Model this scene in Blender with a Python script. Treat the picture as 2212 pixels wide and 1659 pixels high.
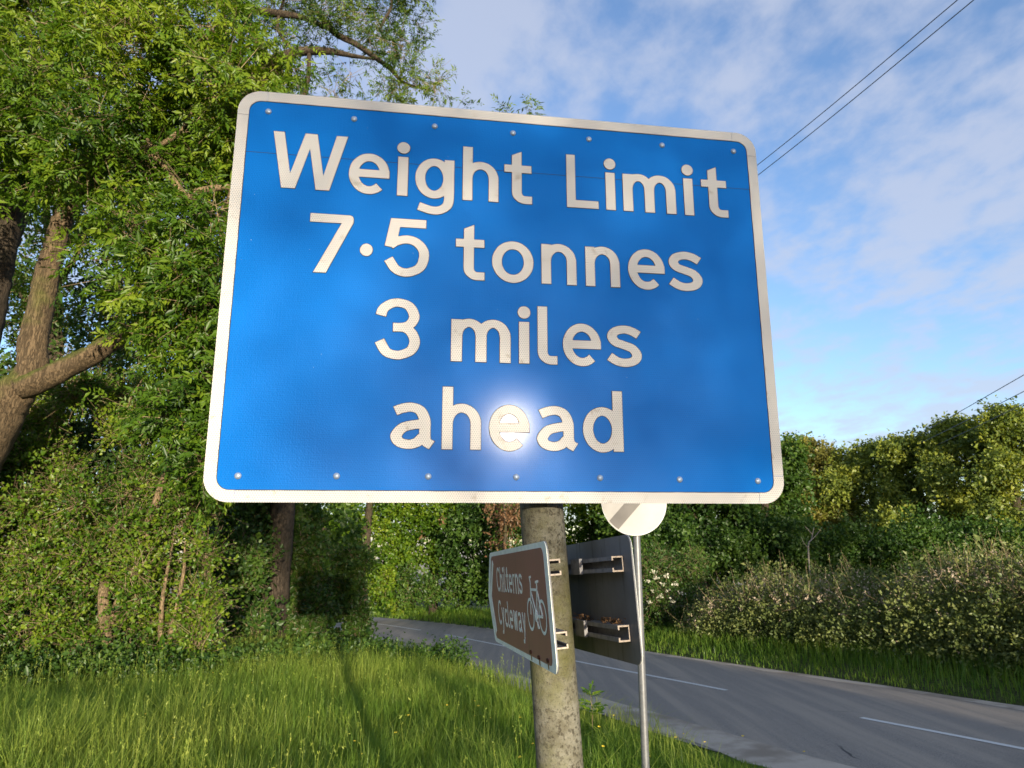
import bpy, bmesh, math, random
import numpy as np
from mathutils import Vector, Matrix
from mathutils.geometry import tessellate_polygon

for o in list(bpy.data.objects): bpy.data.objects.remove(o)
SC = bpy.context.scene
COL = SC.collection
R = math.radians
rng = np.random.default_rng(7)
random.seed(7)

# ------------------------------------------------------------------ camera
CAMZ = 1.65
PITCH = R(14.5)
cam_d = bpy.data.cameras.new('camera')
cam = bpy.data.objects.new('camera', cam_d); COL.objects.link(cam)
cam.location = (0, 0, CAMZ); cam.rotation_euler = (R(90) + PITCH, 0, 0)
cam_d.sensor_width = 36; cam_d.lens = 36 * 1650 / 2560
cam_d.clip_start = .05; cam_d.clip_end = 3000
cam_d.dof.use_dof = True; cam_d.dof.focus_distance = 1.62; cam_d.dof.aperture_fstop = 11
SC.camera = cam

# ------------------------------------------------------------------ light and sky
SUN_EL, SUN_AZ = R(5.6), R(16.5)          # azimuth: to the right of straight behind the viewer
TO_SUN = Vector((math.sin(SUN_AZ) * math.cos(SUN_EL), -math.cos(SUN_AZ) * math.cos(SUN_EL), math.sin(SUN_EL)))
sun_d = bpy.data.lights.new('sun', 'SUN'); sun_d.energy = 4.0; sun_d.angle = R(.6); sun_d.color = (1, .86, .66)
sun = bpy.data.objects.new('sun', sun_d); COL.objects.link(sun)
sun.rotation_euler = TO_SUN.to_track_quat('Z', 'Y').to_euler(); sun.location = TO_SUN * 60

W = bpy.data.worlds.new('World'); SC.world = W; W.use_nodes = True
def build_world():
    nt = W.node_tree; N = nt.nodes; L = nt.links; N.clear()
    def nd(t, **k):
        n = N.new(t)
        for a, b in k.items(): setattr(n, a, b)
        return n
    def mth(op, a, b=None, c=None):
        n = nd('ShaderNodeMath', operation=op)
        for i, v in enumerate((a, b, c)):
            if v is None: continue
            if isinstance(v, (int, float)): n.inputs[i].default_value = v
            else: L.new(v, n.inputs[i])
        return n.outputs[0]
    out = nd('ShaderNodeOutputWorld'); bg = nd('ShaderNodeBackground')
    sky = nd('ShaderNodeTexSky', sky_type='NISHITA', sun_disc=False)
    sky.sun_elevation = SUN_EL; sky.sun_rotation = R(180) - SUN_AZ
    sky.air_density = 1.0; sky.dust_density = .6; sky.ozone_density = 2.2; sky.altitude = 150
    bg.inputs['Strength'].default_value = .15
    tc = nd('ShaderNodeTexCoord'); sp = nd('ShaderNodeSeparateXYZ'); L.new(tc.outputs['Generated'], sp.inputs[0])
    zz = mth('ADD', mth('MAXIMUM', sp.outputs[2], 0.0), .16)
    cx = mth('DIVIDE', sp.outputs[0], zz); cy = mth('DIVIDE', sp.outputs[1], zz)
    cb = nd('ShaderNodeCombineXYZ'); L.new(cx, cb.inputs[0]); L.new(cy, cb.inputs[1])
    mp = nd('ShaderNodeMapping'); mp.inputs['Rotation'].default_value = (0, 0, R(-38)); mp.inputs['Scale'].default_value = (1.0, .82, 1)
    L.new(cb.outputs[0], mp.inputs[0])
    def noise(sc, det, rough, vec, dist=0.):
        n = nd('ShaderNodeTexNoise', noise_dimensions='2D'); n.inputs['Scale'].default_value = sc; n.inputs['Detail'].default_value = det
        n.inputs['Roughness'].default_value = rough; n.inputs['Distortion'].default_value = dist; L.new(vec, n.inputs['Vector']); return n.outputs['Fac']
    big = noise(.7, 3, .5, cb.outputs[0]); rip = noise(6.0, 3, .5, mp.outputs[0], .15); fine = noise(15, 4, .6, mp.outputs[0], .1)
    v = mth('ADD', mth('MULTIPLY', big, .42), mth('ADD', mth('MULTIPLY', rip, .40), mth('MULTIPLY', fine, .21)))
    mr = nd('ShaderNodeMapRange', interpolation_type='SMOOTHSTEP'); L.new(v, mr.inputs[0])
    mr.inputs[1].default_value = .38; mr.inputs[2].default_value = .62; mr.inputs[3].default_value = 0; mr.inputs[4].default_value = .70
    # a little bluer and deeper, as the camera recorded it
    tint = nd('ShaderNodeMix', data_type='RGBA', blend_type='MULTIPLY'); tint.inputs[0].default_value = 1
    L.new(sky.outputs[0], tint.inputs[6]); tint.inputs[7].default_value = (1.22, 1.18, 1.34, 1)
    mx = nd('ShaderNodeMix', data_type='RGBA'); L.new(mr.outputs[0], mx.inputs[0]); L.new(tint.outputs[2], mx.inputs[6])
    mx.inputs[7].default_value = (1.80, 1.95, 2.38, 1)
    L.new(mx.outputs[2], bg.inputs[0]); L.new(bg.outputs[0], out.inputs[0])
build_world()
SC.view_settings.view_transform = 'Standard'; SC.view_settings.look = 'None'
SC.view_settings.exposure = 1.2; SC.view_settings.gamma = 1; SC.view_settings.use_curve_mapping = False
SC.render.engine = 'CYCLES'
SC.cycles.max_bounces = 6; SC.cycles.diffuse_bounces = 3; SC.cycles.glossy_bounces = 3; SC.cycles.transmission_bounces = 4
SC.cycles.transparent_max_bounces = 4; SC.cycles.use_denoising = True; SC.cycles.sample_clamp_indirect = 6

# ------------------------------------------------------------------ helpers
F22 = 1650 / 2560 * 2212
def at(px, py, Y):
    """world point seen at picture position px,py (2212 x 1659 grid) at forward distance Y"""
    u = (px - 1106) / F22; v = (829.5 - py) / F22
    d = np.array([u, math.cos(PITCH) - v * math.sin(PITCH), math.sin(PITCH) + v * math.cos(PITCH)])
    return d * (Y / d[1]) + np.array([0, 0, CAMZ])
def at_z(px, py, z):
    d = at(px, py, 1.0) - np.array([0, 0, CAMZ]); return d * ((z - CAMZ) / d[2]) + np.array([0, 0, CAMZ])

def tag(o, label=None, cat=None, group=None, kind=None):
    if label: o['label'] = label
    if cat: o['category'] = cat
    if group: o['group'] = group
    if kind: o['kind'] = kind
    return o
def empty(name, loc=(0, 0, 0), rot=None, label=None, cat=None, group=None):
    o = bpy.data.objects.new(name, None); COL.objects.link(o); o.location = loc
    if rot is not None: o.rotation_euler = rot
    o.empty_display_size = .2
    return tag(o, label, cat, group)
def link(name, me, mat, parent=None):
    o = bpy.data.objects.new(name, me); COL.objects.link(o)
    if mat is not None:
        for m in (mat if isinstance(mat, (list, tuple)) else [mat]):
            if m.name not in [x.name for x in me.materials if x]: me.materials.append(m)
    if parent is not None: o.parent = parent
    return o
def np_mesh(name, V, T, rnd=None, smooth=False, midx=None):
    """triangle or quad mesh from arrays, with an optional value per face"""
    V = np.asarray(V, np.float32); T = np.asarray(T, np.int32)
    me = bpy.data.meshes.new(name); k = T.shape[1]; n = len(T)
    me.vertices.add(len(V)); me.vertices.foreach_set('co', V.ravel())
    me.loops.add(n * k); me.loops.foreach_set('vertex_index', T.ravel())
    me.polygons.add(n); me.polygons.foreach_set('loop_start', np.arange(0, n * k, k, dtype=np.int32))
    me.polygons.foreach_set('loop_total', np.full(n, k, np.int32))
    if smooth: me.polygons.foreach_set('use_smooth', np.ones(n, bool))
    if midx is not None: me.polygons.foreach_set('material_index', np.asarray(midx, np.int32))
    me.update(calc_edges=True)
    if rnd is not None:
        a = me.attributes.new('rnd', 'FLOAT', 'FACE'); a.data.foreach_set('value', np.asarray(rnd, np.float32))
    return me
def bm_mesh(name, bm, smooth=False):
    me = bpy.data.meshes.new(name); bmesh.ops.recalc_face_normals(bm, faces=bm.faces); bm.to_mesh(me); bm.free()
    if smooth:
        for f in me.polygons: f.use_smooth = True
    return me
def nrm(a): return a / np.maximum(np.linalg.norm(a, axis=-1, keepdims=True), 1e-9)

class Geo:
    """collects leaves, twigs and tubes as triangles"""
    def __init__(s): s.V = []; s.T = []; s.r = []; s.n = 0
    def add(s, V, T, r):
        s.V.append(np.asarray(V, np.float32)); s.T.append(np.asarray(T, np.int64) + s.n); s.r.append(np.asarray(r, np.float32)); s.n += len(V)
    def leaves(s, P, D, N, L, Wd, rnd, fold=.3):
        n = len(P)
        if n == 0: return
        D = nrm(D); S = nrm(np.cross(D, N)); U = np.cross(S, D)
        q_ = np.exp(rng.normal(0, .28, n)); L = (np.broadcast_to(np.asarray(L, float), (n,)) * q_)[:, None]; Wd = np.broadcast_to(np.asarray(Wd, float), (n,)) * q_; Wd = np.broadcast_to(np.asarray(Wd, float), (n,))[:, None]
        b = P; t = P + D * L; l = P + D * L * .45 - S * Wd * .5 + U * Wd * fold; r = P + D * L * .45 + S * Wd * .5 + U * Wd * fold
        V = np.stack([b, r, t, l], 1).reshape(-1, 3); i = np.arange(n)[:, None] * 4
        T = np.concatenate([i + np.array([[0, 1, 2]]), i + np.array([[0, 2, 3]])], 1).reshape(-1, 3)
        s.add(V, T, np.repeat(rnd, 2))
    def sticks(s, A, B, ra, rb, rnd):
        n = len(A); D = nrm(B - A); H = np.where(np.abs(D[:, 2:3]) < .9, np.array([[0, 0, 1.]]), np.array([[1., 0, 0]]))
        X = nrm(np.cross(D, H)); Y = np.cross(D, X)
        ra = np.broadcast_to(np.asarray(ra, float), (n,))[:, None]; rb = np.broadcast_to(np.asarray(rb, float), (n,))[:, None]
        ring = []
        for k in range(3):
            a = k * 2.0944; c = X * math.cos(a) + Y * math.sin(a); ring.append((A + c * ra, B + c * rb))
        V = np.stack([q for p in ring for q in p], 1).reshape(-1, 3); i = np.arange(n)[:, None] * 6
        T = []
        for k in range(3):
            j = (k + 1) % 3; T += [i + np.array([[2 * k, 2 * j, 2 * j + 1]]), i + np.array([[2 * k, 2 * j + 1, 2 * k + 1]])]
        T = np.stack(T, 1).reshape(-1, 3); s.add(V, T, np.repeat(np.broadcast_to(rnd, (n,)), 6))
    def mesh(s, name, smooth=False):
        return np_mesh(name, np.concatenate(s.V), np.concatenate(s.T), np.concatenate(s.r), smooth)

def spline(P, n=6):
    P = [np.asarray(p, float) for p in P]
    if len(P) < 3: return np.array(P)
    Q = [2 * P[0] - P[1]] + P + [2 * P[-1] - P[-2]]; out = []
    for i in range(1, len(Q) - 2):
        for k in range(n):
            t = k / n
            out.append(.5 * (2 * Q[i] + (Q[i + 1] - Q[i - 1]) * t + (2 * Q[i - 1] - 5 * Q[i] + 4 * Q[i + 1] - Q[i + 2]) * t * t + (3 * Q[i] - Q[i - 1] - 3 * Q[i + 1] + Q[i + 2]) * t ** 3))
    out.append(P[-1]); return np.array(out)
def tube_mesh(name, pts, rad, sides=10, bump=.0, cap=True, nseg=6):
    pts = spline(pts, nseg); m = len(pts); rr = np.interp(np.linspace(0, 1, m), np.linspace(0, 1, len(rad)), rad)
    T = nrm(np.gradient(pts, axis=0)); up = np.array([0.3, .8, .52]) if abs(T[0][2]) > .5 else np.array([0, 0, 1.])
    V = []
    for i in range(m):
        x = nrm(np.cross(T[i], up)); y = np.cross(T[i], x)
        for k in range(sides):
            a = 2 * math.pi * k / sides; r = rr[i] * (1 + bump * (rng.random() - .5) * 2 + bump * math.sin(3 * a + i * .35))
            V.append(pts[i] + (x * math.cos(a) + y * math.sin(a)) * r)
    Fq = [[i * sides + k, i * sides + (k + 1) % sides, (i + 1) * sides + (k + 1) % sides, (i + 1) * sides + k] for i in range(m - 1) for k in range(sides)]
    me = bpy.data.meshes.new(name); fs = [tuple(q) for q in Fq]
    if cap: fs += [tuple(range(sides))[::-1], tuple(range((m - 1) * sides, m * sides))]
    me.from_pydata([tuple(v) for v in V], [], fs); me.update()
    for f in me.polygons: f.use_smooth = len(f.vertices) == 4
    return me
def box_bm(bm, x0, x1, y0, y1, z0, z1, M=None, mi=0):
    vs = [bm.verts.new((x, y, z)) for x in (x0, x1) for y in (y0, y1) for z in (z0, z1)]
    if M is not None:
        for v in vs: v.co = M @ v.co
    for f in ((0, 1, 3, 2), (4, 6, 7, 5), (0, 4, 5, 1), (2, 3, 7, 6), (0, 2, 6, 4), (1, 5, 7, 3)):
        bm.faces.new([vs[i] for i in f]).material_index = mi

# ------------------------------------------------------------------ materials
def new_mat(name):
    m = bpy.data.materials.new(name); m.use_nodes = True; nt = m.node_tree; nt.nodes.clear()
    out = nt.nodes.new('ShaderNodeOutputMaterial'); return m, nt, out
class NT:
    def __init__(s, nt): s.nt = nt
    def n(s, t, **k):
        x = s.nt.nodes.new(t)
        for a, b in k.items(): setattr(x, a, b)
        return x
    def l(s, a, b): s.nt.links.new(a, b)
    def setv(s, sock, v):
        if hasattr(v, 'links') or hasattr(v, 'is_linked'): s.l(v, sock)
        else: sock.default_value = v
    def m(s, op, a, b=None, c=None):
        x = s.n('ShaderNodeMath', operation=op)
        for i, v in enumerate((a, b, c)):
            if v is not None: s.setv(x.inputs[i], v)
        return x.outputs[0]
    def obj(s): return s.n('ShaderNodeTexCoord').outputs['Object']
    def geo(s): return s.n('ShaderNodeNewGeometry')
    def noise(s, vec, scale, detail=4, rough=.55, dist=0, out='Fac'):
        x = s.n('ShaderNodeTexNoise'); s.l(vec, x.inputs['Vector']); x.inputs['Scale'].default_value = scale
        x.inputs['Detail'].default_value = detail; x.inputs['Roughness'].default_value = rough; x.inputs['Distortion'].default_value = dist
        return x.outputs[out]
    def map(s, vec, scale=(1, 1, 1), rot=(0, 0, 0)):
        x = s.n('ShaderNodeMapping'); s.l(vec, x.inputs[0]); x.inputs['Scale'].default_value = scale; x.inputs['Rotation'].default_value = rot; return x.outputs[0]
    def rng(s, v, a, b, c=0., d=1., smooth=True):
        x = s.n('ShaderNodeMapRange', interpolation_type='SMOOTHSTEP' if smooth else 'LINEAR'); s.setv(x.inputs[0], v)
        for i, q in enumerate((a, b, c, d)): x.inputs[i + 1].default_value = q
        return x.outputs[0]
    def mix(s, f, a, b, blend='MIX'):
        x = s.n('ShaderNodeMix', data_type='RGBA', blend_type=blend); s.setv(x.inputs[0], f)
        s.setv(x.inputs[6], a if not isinstance(a, tuple) else (*a, 1)[:4]); s.setv(x.inputs[7], b if not isinstance(b, tuple) else (*b, 1)[:4]); return x.outputs[2]
    def ramp(s, f, stops):
        x = s.n('ShaderNodeValToRGB'); s.setv(x.inputs[0], f); e = x.color_ramp.elements
        while len(e) < len(stops): e.new(.5)
        for q, (p, c) in zip(e, stops): q.position = p; q.color = (*c, 1)
        return x.outputs[0]
    def bump(s, h, strength=.3, dist=.01):
        x = s.n('ShaderNodeBump'); s.l(h, x.inputs['Height']); x.inputs['Strength'].default_value = strength; x.inputs['Distance'].default_value = dist; return x.outputs[0]
    def pbsdf(s, col, rough=.6, metal=0., normal=None, spec=.5, coat=0., coatr=.1):
        b = s.n('ShaderNodeBsdfPrincipled'); s.setv(b.inputs['Base Color'], col if not isinstance(col, tuple) else (*col, 1)[:4])
        s.setv(b.inputs['Roughness'], rough); b.inputs['Metallic'].default_value = metal; b.inputs['Specular IOR Level'].default_value = spec
        b.inputs['Coat Weight'].default_value = coat; b.inputs['Coat Roughness'].default_value = coatr
        if normal is not None: s.l(normal, b.inputs['Normal'])
        return b.outputs[0]

def leaf_mat(name, dark, mid, light, trans=.38, tcol=None, gloss=.018, rough=.4):
    m, nt, out = new_mat(name); t = NT(nt)
    a = t.n('ShaderNodeAttribute', attribute_name='rnd').outputs['Fac']
    big = t.noise(t.geo().outputs['Position'], .55, 2)
    f = t.m('ADD', t.m('MULTIPLY', a, .7), t.m('MULTIPLY', t.m('SUBTRACT', big, .35), .9))
    col = t.ramp(f, [(0.05, dark), (.45, mid), (.95, light)])
    d = t.n('ShaderNodeBsdfDiffuse'); t.l(col, d.inputs[0])
    tr = t.n('ShaderNodeBsdfTranslucent'); tc = t.mix(1., col, tcol or (1.35, 1.25, .45), 'MULTIPLY'); t.l(tc, tr.inputs[0])
    mx = t.n('ShaderNodeMixShader'); mx.inputs[0].default_value = trans; t.l(d.outputs[0], mx.inputs[1]); t.l(tr.outputs[0], mx.inputs[2])
    g = t.n('ShaderNodeBsdfGlossy'); g.inputs['Roughness'].default_value = rough; g.inputs[0].default_value = (.9, .95, .9, 1)
    m2 = t.n('ShaderNodeMixShader'); m2.inputs[0].default_value = gloss; t.l(mx.outputs[0], m2.inputs[1]); t.l(g.outputs[0], m2.inputs[2])
    t.l(m2.outputs[0], out.inputs[0]); return m
def bark_mat(name, c0, c1, moss=0., scale=1.):
    m, nt, out = new_mat(name); t = NT(nt); p = t.geo().outputs['Position']
    q = t.map(p, (14 * scale, 14 * scale, 3.2 * scale))
    n1 = t.noise(q, 1.6, 6, .65, .6); n2 = t.noise(p, 1.3, 3)
    n3 = t.noise(t.map(p, (34 * scale, 34 * scale, 4.5 * scale)), 1., 4, .6, 1.2); crack = t.rng(n3, .36, .56)
    col = t.mix(n1, c0, c1); col = t.mix(t.m('MULTIPLY', t.m('SUBTRACT', 1., crack), .6), col, tuple(x * .35 for x in c0))
    if moss:
        nz = t.n('ShaderNodeSeparateXYZ'); t.l(t.geo().outputs['Normal'], nz.inputs[0])
        f = t.rng(t.m('ADD', t.m('MULTIPLY', nz.outputs[2], .55), t.m('MULTIPLY', n2, 1.1)), .55, .95, 0, moss)
        col = t.mix(f, col, (.085, .10, .02))
    h = t.m('ADD', t.m('MULTIPLY', n1, .5), t.m('MULTIPLY', crack, .6))
    t.l(t.pbsdf(col, .9, 0, t.bump(h, .9, .03), .2), out.inputs[0]); return m
def plain(name, col, rough=.5, metal=0., noise=.0, nscale=30, spec=.5, bump=0.):
    m, nt, out = new_mat(name); t = NT(nt); p = t.obj()
    n = t.noise(p, nscale, 5, .6); c = col
    if noise: c = t.mix(t.rng(n, .3, .7), tuple(x * (1 - noise) for x in col), tuple(min(1, x * (1 + noise * .6)) for x in col))
    t.l(t.pbsdf(c, rough, metal, t.bump(n, bump, .004) if bump else None, spec), out.inputs[0]); return m
def hexdots(t, p, pitch):
    """1 in the honeycomb walls, 0 in the cells, on the object's x-z plane"""
    s = t.n('ShaderNodeSeparateXYZ'); t.l(p, s.inputs[0]); ds = []
    for off in (0., .5):
        u = t.m('MULTIPLY', t.m('SUBTRACT', t.m('FRACT', t.m('ADD', t.m('DIVIDE', s.outputs[0], pitch), off + 100)), .5), 1.)
        v = t.m('MULTIPLY', t.m('SUBTRACT', t.m('FRACT', t.m('ADD', t.m('DIVIDE', s.outputs[2], pitch * 1.732), off + 100)), .5), 1.732)
        ds.append(t.m('SQRT', t.m('ADD', t.m('MULTIPLY', u, u), t.m('MULTIPLY', v, v))))
    return t.rng(t.m('MINIMUM', *ds), .22, .40)

MAT = {}
def make_materials():
    # blue sheeting: glossy, scratched film over a honeycomb
    m, nt, out = new_mat('blue_reflective_film'); t = NT(nt); p = t.obj()
    hx = hexdots(t, p, .0058); cl = t.noise(p, 2.2, 3, .5)
    col = t.mix(hx, (.0008, .150, .56), (.001, .180, .64)); col = t.mix(t.m('MULTIPLY', cl, .35), col, (.001, .125, .52))
    sc = t.noise(t.map(p, (260, 1, 9), (0, R(52), 0)), 1.2, 2, .6); sc2 = t.noise(t.map(p, (9, 1, 300), (0, R(-20), 0)), 1.0, 2, .6)
    spk = t.n('ShaderNodeTexVoronoi'); t.l(p, spk.inputs['Vector']); spk.inputs['Scale'].default_value = 42
    spot = t.m('LESS_THAN', spk.outputs['Distance'], .035)
    keep = t.m('GREATER_THAN', t.noise(p, 11, 2), .58)
    col = t.mix(t.m('MULTIPLY', t.m('MULTIPLY', spot, keep), .7), col, (.45, .62, .75))
    grain = t.noise(p, 210, 3, .6); wave = t.noise(p, 3.0, 2, .4)
    h = t.m('ADD', t.m('ADD', t.m('MULTIPLY', grain, .75), t.m('MULTIPLY', wave, 9.)), t.m('ADD', t.m('MULTIPLY', sc, .35), t.m('MULTIPLY', sc2, .25)))
    rg = t.rng(t.noise(p, 5, 4), .3, .7, .38, .5)
    t.l(t.pbsdf(col, rg, 0, t.bump(h, .50, .0014), .06, .085, .13), out.inputs[0]); MAT['blue'] = m
    # white sheeting with grey honeycomb cells
    m, nt, out = new_mat('white_reflective_film'); t = NT(nt); p = t.obj()
    hx = hexdots(t, p, .0056); grime = t.noise(p, 26, 5, .65)
    col = t.mix(hx, (.46, .455, .43), (.70, .68, .63)); col = t.mix(t.rng(grime, .57, .74, 0, .6), col, (.25, .19, .10))
    t.l(t.pbsdf(col, .38, 0, t.bump(hx, .25, .0005), .45), out.inputs[0]); MAT['white'] = m
    MAT['edge'] = plain('dark_cut_edge', (.03, .028, .025), .8)
    MAT['rivet'] = plain('painted_rivet', (.33, .42, .55), .35, .2, .25, 90)
    MAT['alu'] = plain('weathered_aluminium', (.24, .24, .25), .6, .25, .3, 60)
    MAT['alu_cut'] = plain('cut_aluminium_end', (.36, .30, .245), .55, .15, .25, 120)
    # grey sign back
    m, nt, out = new_mat('grey_sign_back'); t = NT(nt); p = t.obj(); n = t.noise(p, 14, 5, .6); s = t.noise(t.map(p, (40, 1, 3)), 1.4, 4)
    col = t.mix(n, (.12, .125, .135), (.21, .215, .225)); col = t.mix(t.rng(s, .55, .75, 0, .6), col, (.035, .04, .03))
    t.l(t.pbsdf(col, .55, .25, t.bump(n, .1, .002), .4), out.inputs[0]); MAT['grey_back'] = m
    # brown sign face
    m, nt, out = new_mat('brown_sign_face'); t = NT(nt); p = t.obj(); n = t.noise(p, 9, 5, .6); s = t.noise(t.map(p, (30, 1, 2)), 1.4, 4)
    col = t.mix(n, (.24, .105, .085), (.33, .125, .112)); col = t.mix(t.rng(s, .58, .8, 0, .5), col, (.10, .075, .05))
    t.l(t.pbsdf(col, .42, 0, None, .5), out.inputs[0]); MAT['brown'] = m
    MAT['pale'] = plain('pale_sign_print', (.80, .85, .78), .45, 0, .12, 25)
    MAT['rust'] = plain('rusty_steel', (.10, .035, .012), .9, 0, .5, 160)
    m, nt, out = new_mat('rust_run'); t = NT(nt); p = t.obj(); n = t.noise(t.map(p, (160, 1, 20)), 1.5, 4)
    t.l(t.pbsdf(t.mix(n, (.33, .25, .12), (.20, .12, .04)), .7), out.inputs[0]); MAT['rust_run'] = m
    # concrete post with lichen
    m, nt, out = new_mat('lichened_concrete'); t = NT(nt); p = t.obj()
    n1 = t.noise(p, 5, 5, .6); n2 = t.noise(p, 95, 4, .7); n3 = t.noise(p, 22, 5, .65); n4 = t.noise(p, 240, 2, .6)
    col = t.mix(t.rng(n3, .3, .7), (.105, .098, .068), (.20, .195, .155)); col = t.mix(t.rng(n1, .42, .66, 0, .75), col, (.105, .108, .032))
    col = t.mix(t.m('MULTIPLY', t.rng(n2, .50, .63), t.rng(n1, .62, .40, .2, .8)), col, (.030, .026, .018)); col = t.mix(t.rng(n4, .60, .7, 0, .7), col, (.04, .034, .025))
    t.l(t.pbsdf(col, .92, 0, t.bump(t.m('ADD', t.m('MULTIPLY', n2, .7), n4), .55, .004), .2), out.inputs[0]); MAT['concrete'] = m
    MAT['galv'] = plain('galvanised_pole', (.155, .162, .17), .45, .35, .15, 40)
    MAT['sign_white'] = plain('off_white_sign_face', (.205, .20, .188), .45, 0, .08, 6)
    MAT['sign_stripe'] = plain('faded_dark_stripe', (.032, .028, .025), .5, 0, .2, 8)
    # asphalt
    m, nt, out = new_mat('worn_asphalt'); t = NT(nt); p = t.geo().outputs['Position']
    g = t.noise(p, 70, 4, .75); b = t.noise(p, .55, 5, .6); r = R(-25)
    st = t.noise(t.map(p, (1.6, .07, 1), (0, 0, R(25))), 1.5, 4, .6)
    col = t.mix(t.rng(g, .3, .72), (.145, .126, .103), (.34, .298, .25)); col = t.mix(t.rng(st, .42, .65, 0, .55), col, (.38, .315, .24))
    col = t.mix(t.rng(b, .55, .75, 0, .45), col, (.16, .14, .117))
    v = t.n('ShaderNodeTexVoronoi', feature='DISTANCE_TO_EDGE'); t.l(t.mix(.15, p, t.noise(p, 2.2, 4, .6, 0, 'Color')), v.inputs['Vector']); v.inputs['Scale'].default_value = .55
    crk = t.m('MULTIPLY', t.m('LESS_THAN', v.outputs['Distance'], .006), t.rng(t.noise(p, .35, 2), .60, .68))
    col = t.mix(t.m('MULTIPLY', crk, .8), col, (.02, .02, .02))
    t.l(t.pbsdf(col, .85, 0, t.bump(g, .5, .006), .35), out.inputs[0]); MAT['asphalt'] = m
    m, nt, out = new_mat('road_paint'); t = NT(nt); p = t.geo().outputs['Position']; g = t.noise(p, 45, 4, .7)
    t.l(t.pbsdf(t.mix(t.rng(g, .60, .72), (.62, .60, .55), (.16, .155, .15)), .7), out.inputs[0]); MAT['paint'] = m
    m, nt, out = new_mat('gritty_edge_strip'); t = NT(nt); p = t.geo().outputs['Position']; g = t.noise(p, 60, 4, .7); b = t.noise(p, 1.4, 5)
    t.l(t.pbsdf(t.mix(t.rng(b, .4, .65), t.mix(g, (.34, .285, .22), (.56, .48, .385)), (.26, .21, .155)), .95, 0, t.bump(g, .6, .008)), out.inputs[0]); MAT['grit'] = m
    m, nt, out = new_mat('verge_soil_and_turf'); t = NT(nt); p = t.geo().outputs['Position']; g = t.noise(p, 9, 6, .7); b = t.noise(p, .5, 4)
    col = t.mix(t.rng(g, .3, .7), (.025, .032, .010), (.070, .085, .020)); col = t.mix(t.rng(b, .55, .7, 0, .5), col, (.075, .06, .03))
    t.l(t.pbsdf(col, .95, 0, t.bump(g, .7, .05), .2), out.inputs[0]); MAT['ground'] = m
    m, nt, out = new_mat('dry_field'); t = NT(nt); p = t.geo().outputs['Position']; g = t.noise(p, .3, 5)
    t.l(t.pbsdf(t.mix(g, (.42, .34, .20), (.52, .44, .29)), .95), out.inputs[0]); MAT['field'] = m
    # foliage
    MAT['ash'] = leaf_mat('ash_leaves', (.020, .055, .006), (.080, .160, .010), (.23, .30, .022), .42)
    MAT['haw'] = leaf_mat('hawthorn_leaves', (.020, .055, .006), (.070, .145, .010), (.22, .29, .022), .38)
    MAT['hazel'] = leaf_mat('hazel_leaves', (.016, .045, .008), (.046, .100, .016), (.105, .175, .026), .40)
    MAT['oak'] = leaf_mat('oak_leaves', (.020, .052, .008), (.070, .130, .014), (.17, .23, .024), .38)
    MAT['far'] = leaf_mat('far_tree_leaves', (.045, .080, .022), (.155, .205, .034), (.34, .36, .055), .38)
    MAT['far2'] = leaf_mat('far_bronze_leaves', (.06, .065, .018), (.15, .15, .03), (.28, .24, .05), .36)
    MAT['hedge'] = leaf_mat('hedge_leaves', (.050, .080, .022), (.135, .175, .050), (.27, .29, .095), .36)
    MAT['shade'] = leaf_mat('shade_dark_inner_leaves', (.010, .026, .006), (.024, .052, .010), (.045, .080, .016), .30)  # leaf colour darkened to stand for shade deep inside the hawthorns
    MAT['bloom'] = leaf_mat('faded_blossom', (.30, .225, .15), (.45, .355, .25), (.58, .49, .36), .25, (1, 1, 1))
    MAT['elder_bloom'] = leaf_mat('cream_blossom', (.55, .52, .38), (.65, .62, .48), (.75, .72, .58), .25, (1, 1, 1))
    MAT['dead'] = leaf_mat('dead_leaves', (.10, .06, .03), (.18, .10, .05), (.28, .17, .09), .35, (1.1, 1, .8))
    MAT['grass'] = leaf_mat('verge_grass', (.060, .130, .018), (.155, .260, .034), (.34, .39, .075), .45, (1.25, 1.2, .5), .012)
    MAT['grass2'] = leaf_mat('green_grass', (.052, .125, .018), (.13, .24, .030), (.26, .34, .06), .45, (1.25, 1.2, .5), .012)
    MAT['butter'] = plain('yellow_petals', (.75, .55, .03), .5)
    MAT['twig'] = leaf_mat('twigs', (.09, .065, .035), (.20, .15, .085), (.36, .28, .17), .0, (1, 1, 1), .02)
    MAT['bark_moss'] = bark_mat('mossy_bark', (.05, .038, .024), (.21, .15, .085), .95)
    MAT['bark_dark'] = bark_mat('dark_bark', (.036, .028, .020), (.10, .078, .054), .45)
    MAT['bark_pale'] = bark_mat('pale_bark', (.16, .11, .06), (.36, .27, .16), .25, 1.6)
    MAT['snag'] = plain('bleached_dead_wood', (.20, .18, .15), .9, 0, .3, 8)
    MAT['wire'] = plain('cable_sheath', (.10, .12, .15), .6)
make_materials()

# ------------------------------------------------------------------ terrain
CL = spline([(16.5, -16), (13.2, -7.5), (10.6, -1), (8.1, 4.6), (6.14, 8.77), (5.05, 10.9), (3.97, 13.25), (1.64, 17.93), (-.31, 22.2), (-2.55, 26.84), (-3.9, 29.4), (-6.6, 33.9), (-10.6, 39), (-16.5, 44.5), (-25, 50), (-36, 55), (-52, 60)], 24)
CLT = nrm(np.gradient(CL, axis=0)); CLN = np.stack([CLT[:, 1], -CLT[:, 0]], 1)       # to the right, the far side
CLS = np.r_[0, np.cumsum(np.linalg.norm(np.diff(CL, axis=0), axis=1))]
def hw(y): return np.interp(y, [0, 14, 30], [3.1, 3.1, 2.75])
def zr(x, y):
    yy = np.minimum(y, 60) + np.clip(y - 60, 0, 60) * .3; return -.456 + .0147 * np.clip(x, -40, 25) - .0317 * np.maximum(yy, -30)
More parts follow.
